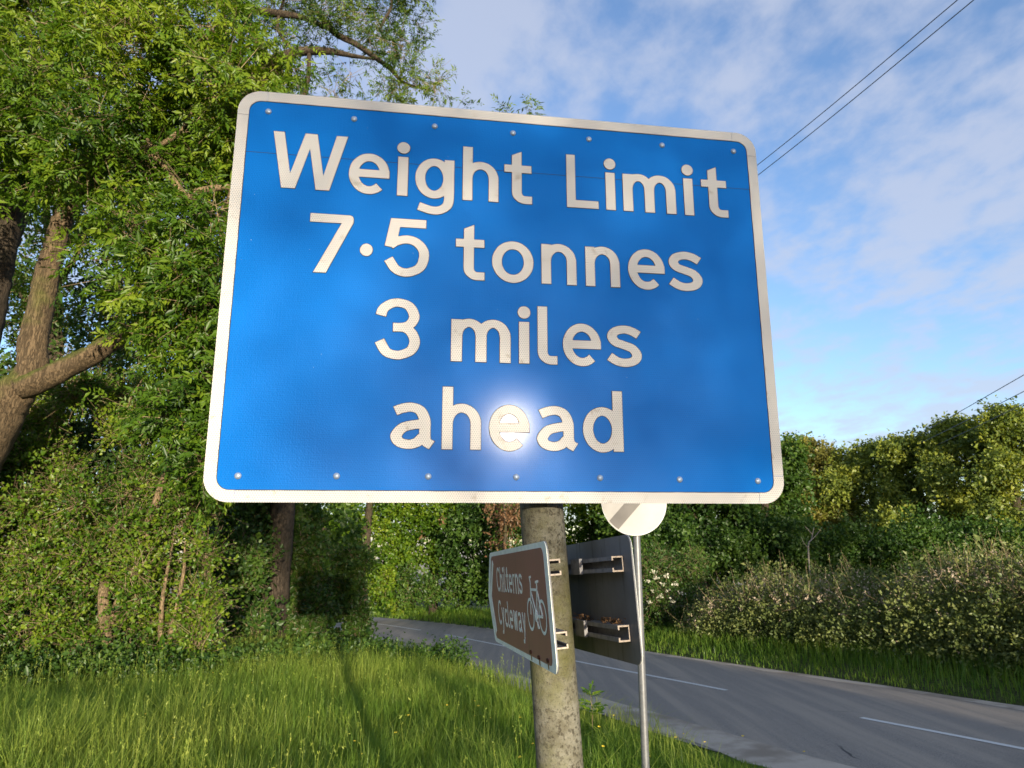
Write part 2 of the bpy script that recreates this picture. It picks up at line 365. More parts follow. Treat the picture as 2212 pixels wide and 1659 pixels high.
def road_sd(x, y):
    """signed distance to the centre line (+ = far side), for arrays"""
    P = np.stack([np.ravel(x), np.ravel(y)], 1); out = np.empty(len(P)); C2 = CL[::3]; N2 = CLN[::3]
    for i in range(0, len(P), 20000):
        d = P[i:i + 20000, None, :] - C2[None]; j = (d ** 2).sum(2).argmin(1); k = np.arange(len(j))
        w = d[k, j]; sg = np.sign((w * N2[j]).sum(1)); out[i:i + 20000] = sg * np.sqrt((w ** 2).sum(1))
    return out.reshape(np.shape(x))
def gz(x, y):
    x = np.asarray(x, float); y = np.asarray(y, float); s = road_sd(x, y); h = hw(y)
    dl = np.maximum(-s - h, 0); dr = np.maximum(s - h, 0)
    B = np.clip(.44 + .028 * y, .3, .85)
    z = zr(x, y) + B * (1 - np.exp(-.30 * dl)) + .45 * (1 - np.exp(-.35 * dr)) + .03 * np.sin(x * 1.7 + y) * np.exp(-.02 * (x * x + y * y)) * (np.abs(s) > h + .5)
    return np.where(np.abs(s) < h + .05, zr(x, y) - .06, z)
def gpt(x, y): return float(gz(np.array([x]), np.array([y]))[0])

def build_ground():
    u = np.linspace(-1, 1, 221); xs = 14 * np.sinh(u * 4.6) / np.sinh(1.) * .55 + 0; ys = 10 + 14 * np.sinh(u * 4.6) / np.sinh(1.) * .55
    X, Y = np.meshgrid(xs, ys); Zg = gz(X, Y); n = len(xs)
    V = np.stack([X, Y, Zg], 2).reshape(-1, 3); i, j = np.meshgrid(np.arange(n - 1), np.arange(n - 1)); a = (j * n + i).ravel()
    Q = np.stack([a, a + 1, a + n + 1, a + n], 1)
    tag(link('ground', np_mesh('ground', V, Q, smooth=True), MAT['ground']), kind='structure')
    # road surface
    s0 = np.arange(len(CL)); cols = 13; V = []
    for k in range(cols):
        t = k / (cols - 1) * 2 - 1
        off = t * hw(CL[:, 1]) * (1 + .006 * np.sin(CLS * 1.9 + 5 * t)); P = CL + CLN * off[:, None]
        V.append(np.c_[P, zr(P[:, 0], P[:, 1]) + .035 * (1 - t * t)])
    V = np.stack(V, 1).reshape(-1, 3); m = len(CL)
    a = (np.arange(m - 1)[:, None] * cols + np.arange(cols - 1)[None]).ravel()
    road = link('road', np_mesh('road', V, np.stack([a, a + 1, a + cols + 1, a + cols], 1), smooth=True), MAT['asphalt']); tag(road, kind='structure')
    def strip(name, s_a, s_b, o_a, o_b, lift, mat, wob=0., parent=road):
        ss = np.arange(s_a, s_b + .01, .35); P = np.stack([np.interp(ss, CLS, CL[:, 0]), np.interp(ss, CLS, CL[:, 1])], 1)
        Nn = nrm(np.stack([np.interp(ss, CLS, CLN[:, 0]), np.interp(ss, CLS, CLN[:, 1])], 1)); V = []
        for o, w in ((o_a, wob), ((o_a + o_b) / 2, 0), (o_b, wob * .3)):
            oo = o + w * (np.sin(ss * 1.3) * .5 + np.sin(ss * 3.7 + 1) * .3 + rng.normal(0, .12, len(ss)))
            Q = P + Nn * oo[:, None]; t = np.clip(np.abs(oo) / hw(Q[:, 1]), 0, 1); V.append(np.c_[Q, zr(Q[:, 0], Q[:, 1]) + .035 * (1 - t * t) + lift])
        V = np.stack(V, 1).reshape(-1, 3); m = len(ss); a = (np.arange(m - 1)[:, None] * 3 + np.arange(2)[None]).ravel()
        return link(name, np_mesh(name, V, np.stack([a, a + 1, a + 4, a + 3], 1), smooth=True), mat, parent)
    def s_of(x, y): return CLS[((CL - np.array([x, y])) ** 2).sum(1).argmin()]
    sA, sB, sC, sD = s_of(5.05, 10.69), s_of(3.97, 13.25), s_of(-2.55, 26.84), s_of(-3.74, 29.34)
    for a, b in ((sA - 6, sA), (sA - 15, sA - 9), (sB, sB + 6.3), (sC - 5.6, sC), (sD, sD + 6), (sD + 9, sD + 15), (sA - 24, sA - 18)):
        strip('lane_marking', a, b, -.055, .055, .005, MAT['paint'])
    strip('road_edge_strip', 2, s_of(-12, 40), -3.07, -2.34, .004, MAT['grit'], .16)
    strip('road_edge_strip', 2, s_of(-12, 40), 2.72, 3.06, .004, MAT['grit'], .12)
    # pale field beyond the trees
    V = []; nx = 30
    for yy in np.linspace(62, 190, 20):
        for xx in np.linspace(-70, 90, nx): V.append((xx, yy, gpt(xx, yy) + .4 + .012 * max(0, yy - 60)))
    a = (np.arange(19)[:, None] * nx + np.arange(nx - 1)[None]).ravel()
    tag(link('field', np_mesh('field', V, np.stack([a, a + 1, a + nx + 1, a + nx], 1), smooth=True), MAT['field']), kind='structure')
build_ground()

# ------------------------------------------------------------------ glyphs (stroke built lettering)
def arc(cx, cy, rx, ry, a0, a1, n=28): return [(cx + rx * math.cos(R(a0 + (a1 - a0) * i / n)), cy + ry * math.sin(R(a0 + (a1 - a0) * i / n))) for i in range(n + 1)]
def sp2(P): return [tuple(q) for q in spline([(x, y, 0) for x, y in P], 6)[:, :2]]
HX, HY = .12, .098
def glyph(c):
    """list of ('s', centre line) strokes and ('p', outline) polygons, x-height 1"""
    S = lambda *p: ('s', list(p)); P = lambda *p: ('p', list(p)); A = lambda p: ('s', p)
    if c == 'n': return [S((.12, 0), (.12, 1)), A(arc(.445, .575, .325, .347, 178, 0) + [(.77, 0)])]
    if c == 'h': return [S((.12, 0), (.12, 1.40)), A(arc(.445, .575, .325, .347, 178, 0) + [(.77, 0)])]
    if c == 'm': return [S((.12, 0), (.12, 1)), A(arc(.39, .6, .27, .322, 178, 0) + [(.66, 0)]), A(arc(.93, .6, .27, .322, 178, 0) + [(1.2, 0)])]
    if c == 'r': return [S((.12, 0), (.12, 1)), A(arc(.42, .55, .3, .36, 178, 72))]
    if c == 'i': return [S((.12, 0), (.12, 1)), ('p', arc(.12, 1.235, .15, .15, 0, 345, 23))]
    if c == '.': return [('p', arc(.15, .6, .15, .15, 0, 345, 23))]
    if c == 'l': return [A([(.12, 1.40), (.12, .30)] + arc(.33, .30, .21, .202, 180, 270, 12)[1:] + [(.48, .098)])]
    if c == 't': return [P((.19, 1.27), (.43, 1.375), (.43, .85), (.19, .85)), A([(.31, .95), (.31, .30)] + arc(.52, .30, .21, .202, 180, 270, 12)[1:] + [(.69, .098)]), S((0, .907), (.68, .907))]
    if c == 'e': return [A(arc(.51, .5, .392, .42, 0, 312, 40)), S((.16, .505), (1.022, .505))]
    if c == 'c': return [A(arc(.51, .5, .392, .42, 48, 312, 40))]
    if c == 'C': return [A(arc(.66, .7, .54, .61, 48, 312, 40))]
    if c == 'o': return [A(arc(.52, .5, .40, .42, 0, 360, 48))]
    if c == 'd': return [A(arc(.47, .5, .35, .42, 0, 360, 48)), S((.85, 0), (.85, 1.40))]
    if c == 'g': return [A(arc(.47, .5, .35, .42, 0, 360, 48)), A(sp2([(.85, 1.0), (.85, .5), (.85, .02), (.80, -.19), (.62, -.31), (.4, -.32), (.10, -.235)]))]
    if c == 'a': return [A(sp2([(.10, .83), (.27, .895), (.46, .917), (.64, .84), (.735, .64), (.745, .42), (.75, .25), (.79, .15), (.90, .085)])), A(sp2([(.72, .555), (.5, .53), (.27, .46), (.135, .29), (.2, .15), (.39, .098), (.57, .14), (.70, .26)]))]
    if c == 's': return [A(sp2([(.80, .79), (.62, .885), (.42, .917), (.21, .86), (.135, .73), (.22, .60), (.42, .53), (.63, .45), (.74, .30), (.67, .155), (.46, .098), (.25, .13), (.06, .24)]))]
    if c == 'y': return [S((.12, 1.0), (.47, .06)), S((.83, 1.0), (.38, -.22), (.28, -.36), (.08, -.34))]
    if c == 'w': return [S((.12, 1), (.38, .05)), S((.38, .05), (.64, .95)), S((.64, .95), (.9, .05)), S((.9, .05), (1.16, 1))]
    if c == 'W': return [P((0, 1.41), (.27, 1.41), (.477, .36), (.798, 1.41), (1.10, 1.41), (1.308, .352), (1.596, 1.41), (1.88, 1.41), (1.477, 0), (1.138, 0), (.932, 1.035), (.624, 0), (.284, 0))]
    if c == 'L': return [P((0, 1.41), (.235, 1.41), (.235, .195), (.86, .195), (.86, 0), (0, 0))]
    if c == '7': return [P((0, 1.42), (1.0, 1.42), (1.06, 1.39), (1.085, 1.33), (1.08, 1.24), (.46, 0), (.155, 0), (.79, 1.215), (0, 1.215))]
    if c == '5': return [P((.16, 1.42), (1.03, 1.42), (1.03, 1.215), (.385, 1.215), (.33, .90), (.20, .70), (.03, .735)), A(sp2([(.16, .75), (.32, .855), (.57, .91), (.80, .85), (.975, .66), (.985, .42), (.87, .21), (.58, .098), (.32, .17), (.13, .41)]))]
    if c == '3': return [A(sp2([(.15, 1.02), (.2, 1.17), (.36, 1.30), (.56, 1.335), (.8, 1.26), (.92, 1.04), (.86, .86), (.70, .765), (.44, .75)])), A(sp2([(.44, .745), (.7, .74), (.87, .63), (.95, .42), (.87, .22), (.68, .12), (.52, .098), (.3, .17), (.14, .42)]))]
def glyph_polys(c, grow=0.):
    """each stroke becomes a ribbon of quads; returns [(verts2d, faces)]"""
    out = []
    for kind, pts in glyph(c):
        if kind == 'p':
            pts = [np.array(p, float) for p in pts]
            if grow:
                n = len(pts); ar = sum(pts[i][0] * pts[(i + 1) % n][1] - pts[(i + 1) % n][0] * pts[i][1] for i in range(n)); sg = -1 if ar > 0 else 1; q = []
                for i in range(n):
                    a = nrm(pts[i] - pts[i - 1]); b = nrm(pts[(i + 1) % n] - pts[i]); na = np.array([-a[1], a[0]]) * sg; nb = np.array([-b[1], b[0]]) * sg
                    mm = nrm(na + nb); q.append(pts[i] + mm * grow / max(.45, float(mm @ na)))
                pts = q
            tri = tessellate_polygon([[Vector((p[0], p[1], 0)) for p in pts]]); out.append((pts, [tuple(t) for t in tri]))
        else:
            P = np.array(pts, float); closed = np.linalg.norm(P[0] - P[-1]) < 1e-6
            # refine straight runs
            T = nrm(np.diff(P, axis=0)); Vv = []; n = len(P)
            if grow and not closed: P = P.copy(); P[0] -= T[0] * grow; P[-1] += T[-1] * grow
            for i in range(n):
                if closed: a = T[i - 1] if i > 0 else T[-1]; b = T[i] if i < n - 1 else T[0]
                else: a = T[max(i - 1, 0)]; b = T[min(i, n - 2)]
                na = np.array([-a[1], a[0]]); nb = np.array([-b[1], b[0]]); mm = nrm(na + nb); k = 1 / max(.5, float(mm @ na))
                off = mm * np.array([HX + grow, HY + grow]) * k; Vv += [P[i] + off, P[i] - off]
            out.append((Vv, [(2 * i, 2 * i + 1, 2 * i + 3, 2 * i + 2) for i in range(n - 1)]))
    return out
def glyph_extent(c):
    q = np.array([v for V, F in glyph_polys(c) for v in V]); return q[:, 0].min(), q[:, 0].max()
def letter_mesh(name, c, x0, x1, base, xh, y, thick, edge=0., jit=0.):
    """solid letter standing on the sign face (x right, z up, -y to the viewer); slot 0 face, slot 1 dark cut edge"""
    e0, e1 = glyph_extent(c); sx = (x1 - x0) / (e1 - e0); bm = bmesh.new()
    for layer in ((1, 0) if edge else (0,)):
        for k, (V, F) in enumerate(glyph_polys(c, edge / xh if layer else 0.)):
            yf = y - (thick + .00025 * k if layer == 0 else thick * .35 + .0001 * k)
            fr = [bm.verts.new((x0 + (v[0] - e0) * sx + random.uniform(-jit, jit), yf, base + v[1] * xh + random.uniform(-jit, jit))) for v in V]
            bk = [bm.verts.new((v.co.x, y + .0005, v.co.z)) for v in fr]; cnt = {}
            for f in F:
                for a, b in zip(f, f[1:] + f[:1]): cnt[(a, b)] = cnt.get((a, b), 0) + 1
                try: bm.faces.new([fr[i] for i in f]).material_index = layer
                except ValueError: pass
            for (a, b) in list(cnt):
                if (b, a) not in cnt:
                    try: bm.faces.new([fr[a], fr[b], bk[b], bk[a]]).material_index = 1 if edge else 0
                    except ValueError: pass
    return bm_mesh(name, bm)

# ------------------------------------------------------------------ blue sign
SW, SH = 1.4177, 1.05
def rot3(yaw, pit, rol): return Matrix.Rotation(yaw, 3, 'Z') @ Matrix.Rotation(pit, 3, 'X') @ Matrix.Rotation(rol, 3, 'Y')
def rounded(w, h, r, n=10):
    pts = []
    for cx, cz, a0 in ((w / 2 - r, h / 2 - r, 0), (-w / 2 + r, h / 2 - r, 90), (-w / 2 + r, -h / 2 + r, 180), (w / 2 - r, -h / 2 + r, 270)):
        pts += [(cx + r * math.cos(R(a0 + 90 * i / n)), cz + r * math.sin(R(a0 + 90 * i / n))) for i in range(n + 1)]
    return pts
def plate_mesh(name, outline, y0, y1):
    bm = bmesh.new(); a = [bm.verts.new((x, y0, z)) for x, z in outline]; b = [bm.verts.new((x, y1, z)) for x, z in outline]; n = len(a)
    bm.faces.new(a); bm.faces.new(b[::-1])
    for i in range(n): bm.faces.new([a[i], b[i], b[(i + 1) % n], a[(i + 1) % n]])
    return bm_mesh(name, bm)
def channel_mesh(name, length, h=.034, d=.028, t=.0035, lip=.010, ends=True):
    """C rail along x, web at y=0 and flanges towards +y; cut ends get slot 1"""
    prof = [(0, -h / 2), (d, -h / 2), (d, -h / 2 + lip * .9), (d - t, -h / 2 + lip * .9), (d - t, -h / 2 + t), (t, -h / 2 + t), (t, h / 2 - t), (d - t, h / 2 - t), (d - t, h / 2 - lip * .9), (d, h / 2 - lip * .9), (d, h / 2), (0, h / 2)]
    prof = [(y, z) for y, z in prof]; bm = bmesh.new()
    A = [bm.verts.new((-length / 2, y, z)) for y, z in prof]; B = [bm.verts.new((length / 2, y, z)) for y, z in prof]; n = len(A)
    for i in range(n): bm.faces.new([A[i], A[(i + 1) % n], B[(i + 1) % n], B[i]])
    tri = tessellate_polygon([[Vector((y, z, 0)) for y, z in prof]])
    for t3 in tri:
        bm.faces.new([A[i] for i in t3]).material_index = 1; bm.faces.new([B[i] for i in t3]).material_index = 1
    # flared lips outwards
    return bm_mesh(name, bm)

def build_blue_sign():
    root = empty('weight_limit_sign', label='large blue sign reading Weight Limit 7.5 tonnes 3 miles ahead', cat='sign')
    root.matrix_world = Matrix.Translation((-.00111, 1.5880, .6450 + CAMZ)) @ rot3(.145741, .045432, -.0082076).to_4x4()
    link('panel', plate_mesh('panel', rounded(SW - .004, SH - .004, .056), .0, .004), [MAT['blue'], MAT['grey_back']], root)
    link('panel_seam', plate_mesh('panel_seam', [(-.683, .3512), (-.683, .3523), (.684, .3508), (.684, .3497)], -.0004, .0002), MAT['edge'], root)
    # white border: four straight strips and four corner pieces, with small joints between
    bw, ro, ri = .0275, .058, .030; t0, t1 = -.0014, .0006; jx, jz = .012, .012
    def strip(x0, x1, z0, z1):
        n = 60; o = []
        if x1 - x0 > z1 - z0:
            xs = np.linspace(x0, x1, n); top = (z1 + z0) > 0
            o = [(x, z0 + (random.uniform(0, .0008) if top else 0)) for x in xs] + [(x, z1 - (0 if top else random.uniform(0, .0008))) for x in xs[::-1]]
        else:
            zs = np.linspace(z0, z1, n); rgt = (x1 + x0) > 0
            o = [(x1 - (0 if rgt else random.uniform(0, .0008)), z) for z in zs] + [(x0 + (random.uniform(0, .0008) if rgt else 0), z) for z in zs[::-1]]
        link('border_strip', plate_mesh('border_strip', o, t0, t1), MAT['white'], root)
    hx, hz = SW / 2, SH / 2; g = .0009; cr = .07
    strip(-hx + cr + g, hx - cr - g, hz - bw, hz); strip(-hx + cr + g, hx - cr - g, -hz, -hz + bw)
    strip(-hx, -hx + bw, -hz + cr + g, hz - cr - g); strip(hx - bw, hx, -hz + cr + g, hz - cr - g)
    for sx in (-1, 1):
        for sz in (-1, 1):
            o = [(hx - cr, hz), ] + [(hx - ro + ro * math.sin(R(a)), hz - ro + ro * math.cos(R(a))) for a in range(0, 91, 9)] + [(hx, hz - cr), (hx - bw, hz - cr)]
            o += [(hx - bw - ri + ri * math.cos(R(a)), hz - bw - ri + ri * math.sin(R(a))) for a in range(0, 91, 9)] + [(hx - cr, hz - bw)]
            link('border_corner', plate_mesh('border_corner', [(sx * x, sz * z) for x, z in o], t0, t1), MAT['white'], root)
    # thin dark line where the border film was cut
    ow, oh = SW - 2 * bw + .0016, SH - 2 * bw + .0016; bm = bmesh.new(); A = rounded(ow, oh, ri + .001); B = rounded(ow - .0042, oh - .0042, ri - .001)
    a = [bm.verts.new((x, -.0006, z)) for x, z in A]; b = [bm.verts.new((x, -.0006, z)) for x, z in B]; n = len(a)
    for i in range(n): bm.faces.new([a[i], a[(i + 1) % n], b[(i + 1) % n], b[i]])
    link('border_edge', bm_mesh('border_edge', bm), MAT['edge'], root)
    rows = [(.2585, .1102, 'W -.6163 -.4304|e -.4236 -.3208|i -.2987 -.2742|g -.2537 -.1526|h -.1300 -.0353|t -.0190 .0552|L .1510 .2382|i .2602 .2858|m .3085 .4588|i .4844 .5100|t .5361 .6110'),
            (.0372, .1102, '7 -.5120 -.4052|. -.3862 -.3550|5 -.3252 -.2135|t -.1452 -.0705|o -.0509 .0576|n .0790 .1723|n .1975 .2905|e .3145 .4158|s .4268 .5219'),
            (-.1782, .1090, '3 -.3400 -.2303|m -.1530 -.0031|i .0193 .0448|l .0672 .1172|e .1327 .2326|s .2487 .3416'),
            (-.3978, .1102, 'a -.2940 -.1888|h -.1712 -.0765|e -.0561 .0436|a .0630 .1663|d .1803 .2841')]
    for base, xh, row in rows:
        for item in row.split('|'):
            c, a, b = item.split(' '); a, b = float(a), float(b)
            if c == 'i': mid = (a + b) / 2; w = .300 * xh; a, b = mid - w / 2, mid + w / 2
            me = letter_mesh('letter', c, a, b, base, xh, 0, .0016, .0013, .00025)
            o = link('letter', me, [MAT['white'], MAT['edge']], root)
            if c in '57': o['label'] = 'numeral %s in white film with a lifted corner' % c if c == '5' else 'numeral 7 in white film'
            elif c == '3': o['label'] = 'numeral 3 in white film'
            elif c == '.': o['label'] = 'decimal point in white film'
    # rivets
    bm = bmesh.new(); rr = .0080; rings = 6; seg = 16; prev = None
    for k in range(rings + 1):
        a = R(90 * k / rings); rad = rr * math.cos(a); y = -.0045 * math.sin(a) - .0004
        if k == rings: ring = [bm.verts.new((0, y, 0))]
        else: ring = [bm.verts.new((rad * math.cos(2 * math.pi * q / seg), y, rad * math.sin(2 * math.pi * q / seg))) for q in range(seg)]
        if prev:
            for q in range(seg):
                if len(ring) == 1: bm.faces.new([prev[q], prev[(q + 1) % seg], ring[0]])
                else: bm.faces.new([prev[q], prev[(q + 1) % seg], ring[(q + 1) % seg], ring[q]])
        prev = ring
    rv = bm_mesh('rivet', bm, True); rv.materials.append(MAT['rivet'])
    for x, z in [(-.634, .4690), (-.4177, .4680), (-.2071, .4662), (.0044, .4655), (.2167, .4659), (.428, .4661), (.6408, .4659), (-.6345, -.4654), (-.4146, -.4640), (-.2017, -.4632), (.0107, -.4628), (.2207, -.4632), (.4274, -.4655), (.6379, -.4676)]:
        o = bpy.data.objects.new('rivet', rv); COL.objects.link(o); o.parent = root; o.location = (x, 0, z)
    for z in (.466, -.464):
        o = link('rail', channel_mesh('rail', SW - .06), [MAT['alu'], MAT['alu_cut']], root); o.location = (0, .0045, z)
    return root
build_blue_sign()

# ------------------------------------------------------------------ post with the two finger signs
P_LO = np.array([.1016, 1.760, CAMZ - .27]); P_HI = np.array([.0770, 1.742, CAMZ + .12]); AX = (P_HI - P_LO) / .39
def post_at(z): return P_LO + AX * (z - P_LO[2])
def build_post():
    g = post_at(0); zg = gpt(g[0], g[1]); a, b = post_at(zg - .4), post_at(CAMZ + 1.13)
    o = link('concrete_post', tube_mesh('concrete_post', [a, (a + b) / 2, b], [.0572, .0566, .0560], 40, .006, True, 40), MAT['concrete'])
    tag(o, 'round lichen-spotted concrete post holding the large blue sign and both finger signs', 'post')
build_post()
FR = rot3(-1.37992915, 0, 0) @ rot3(0, .07463263, -.03106598)
FC = Vector((.01106, 1.83380, CAMZ - .11679)); FW, FH = .776, .27
def finger_outline(w, h, r, tip):
    pts = []
    for cx, cz, a0 in ((w / 2 - r, h / 2 - r, 0),): pts += [(cx + r * math.cos(R(90 * i / 6)), cz + r * math.sin(R(90 * i / 6))) for i in range(7)]
    pts += [(-w / 2 + .012, h / 2), (-w / 2 - .004, h / 2 - .006), (-w / 2 - tip + .004, .008), (-w / 2 - tip, 0), (-w / 2 - tip + .004, -.008), (-w / 2 - .004, -h / 2 + .006), (-w / 2 + .012, -h / 2)]
    pts += [(w / 2 - r + r * math.sin(R(90 * i / 6)), -h / 2 + r - r * math.cos(R(90 * i / 6))) for i in range(7)]
    return pts
def flat(name, outline, y0, y1, mat, root):
    bm = bmesh.new(); tri = tessellate_polygon([[Vector((x, z, 0)) for x, z in outline]]); a = [bm.verts.new((x, y0, z)) for x, z in outline]; b = [bm.verts.new((x, y1, z)) for x, z in outline]; n = len(a)
    for t in tri: bm.faces.new([a[i] for i in t]); bm.faces.new([b[i] for i in t][::-1])
    for i in range(n): bm.faces.new([a[i], b[i], b[(i + 1) % n], a[(i + 1) % n]])
    return link(name, bm_mesh(name, bm), mat, root)
def line_poly(P, w):
    P = np.array(P, float); T = nrm(np.diff(P, axis=0)); Lf = []; Rt = []
    for i in range(len(P)):
        a = T[max(i - 1, 0)]; b = T[min(i, len(T) - 1)]; na = np.array([-a[1], a[0]]); nb = np.array([-b[1], b[0]]); m = nrm(na + nb); k = w / 2 / max(.4, float(m @ na)); Lf.append(P[i] + m * k); Rt.append(P[i] - m * k)
    return [tuple(q) for q in Lf + Rt[::-1]]
def build_brown_sign():
    root = empty('cycle_route_sign', label='brown finger sign reading Chilterns Cycleway with a bicycle symbol', cat='sign')
    root.matrix_world = Matrix.Translation(FC) @ FR.to_4x4()
    pn = flat('panel', finger_outline(FW, FH, .024, .082), 0, .003, MAT['grey_back'], root)
    flat('border', finger_outline(FW - .001, FH - .001, .023, .0815), -.0012, .0004, MAT['pale'], root)
    flat('face', finger_outline(FW - .066, FH - .026, .020, .068), -.0020, -.0004, MAT['brown'], root)
    flat('direction_chevron', line_poly([(-.327, .104), (-.405, 0), (-.343, -.104)], .022), -.0030, -.0012, MAT['pale'], root)
    global HX, HY
    HX, HY = .066, .076
    def word(txt, x0, x1, base, xh):
        adv = []; x = 0
        for c in txt:
            e0, e1 = glyph_extent(c); adv.append((c, x, x + e1 - e0)); x += e1 - e0 + (.24 if c not in 'lt' else .16)
        tot = adv[-1][2]
        for c, a, b in adv:
            k = (x1 - x0) / tot; link('letter', letter_mesh('letter', c, x0 + a * k, x0 + b * k, base, xh, -.0018, .0010), MAT['pale'], root)
    word('Chilterns', -.272, .106, .0172, .0505); word('Cycleway', -.281, .114, -.0775, .0505)
    HX, HY = .12, .098
    # bicycle symbol
    bk = []
    for cx in (.183, .306): bk.append(arc(cx, -.0255, .0335, .034, 0, 360, 28))
    strokes = [[(.183, -.0255), (.196, .012), (.204, .046), (.198, .058), (.214, .060)], [(.199, .031), (.272, .031)], [(.203, .027), (.248, -.026)], [(.274, .047), (.248, -.026)], [(.248, -.026), (.306, -.0255)], [(.272, .027), (.306, -.0255)], [(.262, .048), (.288, .050)], [(.248, -.026), (.256, -.050), (.266, -.050)]]
    for P in bk + strokes:
        w = .0072 if P in bk else .0056
        if P in bk:
            bm = bmesh.new(); n = len(P) - 1; c = np.mean(np.array(P[:-1]), 0); ring = []
            for q in P[:-1]:
                d = nrm(np.array(q) - c); ring.append((bm.verts.new((q[0] + d[0] * w / 2, -.0028, q[1] + d[1] * w / 2)), bm.verts.new((q[0] - d[0] * w / 2, -.0028, q[1] - d[1] * w / 2))))
            for i in range(n): bm.faces.new([ring[i][0], ring[(i + 1) % n][0], ring[(i + 1) % n][1], ring[i][1]])
            link('bicycle_wheel_print', bm_mesh('bicycle_wheel_print', bm), MAT['pale'], root)
        else: flat('bicycle_frame_print', line_poly(P, w), -.0029 - .0002 * strokes.index(P), -.0015, MAT['pale'], root)
    link('bicycle_crank_print', plate_mesh('bicycle_crank_print', arc(.248, -.026, .011, .013, 0, 345, 23), -.0052, -.0012), MAT['pale'], root)
    for x, z in ((.147, -.113), (.232, -.116), (.316, -.113)):
        link('rusty_bolt', plate_mesh('rusty_bolt', [(x + .007 * math.cos(a), z + .0045 * math.sin(a)) for a in np.linspace(0, 6.28, 13)[:-1]], -.0050, 0), MAT['rust'], root)
        flat('rust_run', [(x - .004, z - .004), (x + .004, z - .004), (x + .0025, z - .018), (x - .002, z - .0185)], -.0026, -.0008, MAT['rust_run'], root)
    for z in (.078, -.070):
        o = link('rail', channel_mesh('rail', FW - .06), [MAT['alu'], MAT['alu_cut']], root); o.location = (.013, .0035, z)
        b = bmesh.new(); box_bm(b, .055, .20, .0320, .0365, z - .015, z + .015); box_bm(b, .060, .064, .0365, .125, z - .014, z + .014)
        link('post_clip', bm_mesh('post_clip', b), MAT['alu'], root)
    return root
build_brown_sign()
def build_grey_sign():
    root = empty('reversed_finger_sign', label='finger sign seen from its plain grey back, right of the concrete post', cat='sign')
    G = rot3(-1.32921946, 0, 0) @ rot3(0, .04191472, -.04319535); ctr = Vector((.2135, 1.69168, CAMZ - .09989)); w = .4310
    # the near edge is where the visible half ends; the tip points away past the post
    ctr = ctr + G @ Vector((w / 2 - FW / 2, 0, 0)); root.matrix_world = Matrix.Translation(ctr) @ G.to_4x4()
    flat('panel', finger_outline(FW, FH, .026, .082), 0, .003, MAT['grey_back'], root)
    flat('front_face', finger_outline(FW - .001, FH - .001, .025, .0815), .0030, .0042, MAT['pale'], root)
    for z in (.0735, -.0725):
        me = channel_mesh('rail', FW - .10); o = link('rail', me, [MAT['alu'], MAT['alu_cut']], root); o.location = (.005, -.0005, z); o.rotation_euler = (0, 0, R(180))
        b = bmesh.new(); box_bm(b, .085, .150, -.0375, -.0290, z - .019, z + .019); link('post_clip', bm_mesh('post_clip', b), MAT['alu'], root)
    # dry nest litter lying along the lower rail
    gg = Geo(); n = 150; M = np.array(G); c0 = np.array(ctr)
    t = np.where(rng.random(n) < .6, rng.normal(.27, .03, n), rng.normal(.10, .03, n)); P = np.c_[t, -.004 - .022 * rng.random(n), -.0725 + .0185 + .012 * rng.random(n) ** 2]
    D = nrm(np.c_[rng.normal(0, 1, n), rng.normal(0, .5, n), rng.normal(0, .35, n)]); L = .004 + .007 * rng.random(n)
    gg.sticks(c0 + P @ M.T, c0 + (P + D * L[:, None]) @ M.T, .0008, .0004, rng.random(n))
    gg.leaves(c0 + P[:60] @ M.T, D[:60] @ M.T, rng.normal(0, 1, (60, 3)), .008, .005, rng.random(60))
    o = link('nest_litter', gg.mesh('nest_litter'), MAT['dead']); tag(o, 'dry brown twigs and leaf litter lying on the lower rail of the grey sign', 'litter')
    return root
build_grey_sign()

# ------------------------------------------------------------------ round sign on its own pole
def build_round_sign():
    Y = 5.75; c = at(1369.5, 1084, Y); top = at(1373, 1110, Y + .09); bot = at(1394, 1640, Y + .09); ax = (bot - top); ax = ax / abs(ax[2])
    root = empty('derestriction_sign', tuple(c), label='round white sign with a dark diagonal stripe on a thin grey pole', cat='sign')
    Mi = Matrix.Translation(Vector(c)); rad = 71.5 / F22 * (Y * math.cos(PITCH) + (c[2] - CAMZ) * math.sin(PITCH))
    def loc(P): return [tuple(np.array(q) - c) for q in P]
    zb = gpt(bot[0], bot[1]); b = top + ax * (top[2] - zb + .3); t2 = top - ax * .45
    link('pole', tube_mesh('pole', loc([t2, (t2 + b) / 2, b]), [.0315, .0315, .0315], 20, 0, True, 4), MAT['galv'], root)
    rz = R(4)
    d = link('disc', plate_mesh('disc', [(rad * math.cos(a), rad * math.sin(a)) for a in np.linspace(0, 2 * math.pi, 73)[:-1]], 0, .004), MAT['galv'], root); d.rotation_euler = (0, 0, rz)
    d2 = link('face', plate_mesh('face', [((rad - .008) * math.cos(a), (rad - .008) * math.sin(a)) for a in np.linspace(0, 2 * math.pi, 73)[:-1]], -.0016, .001), MAT['sign_white'], d)
    h = .052; r2 = rad - .012; a0 = math.asin(h / r2); n = 8
    o = [(r2 * math.cos(t), r2 * math.sin(t)) for t in np.linspace(-a0, a0, n)] + [(r2 * math.cos(t), r2 * math.sin(t)) for t in np.linspace(math.pi - a0, math.pi + a0, n)]
    A = R(47); o = [(x * math.cos(A) - z * math.sin(A), x * math.sin(A) + z * math.cos(A)) for x, z in o]
    s = link('stripe', plate_mesh('stripe', o, -.0034, -.001), MAT['sign_stripe'], d)
    for z in (.12, -.12):
        bm = bmesh.new(); box_bm(bm, -.05, .05, .004, .05, z - .015, z + .015); link('clip', bm_mesh('clip', bm), MAT['alu'], root)
build_round_sign()

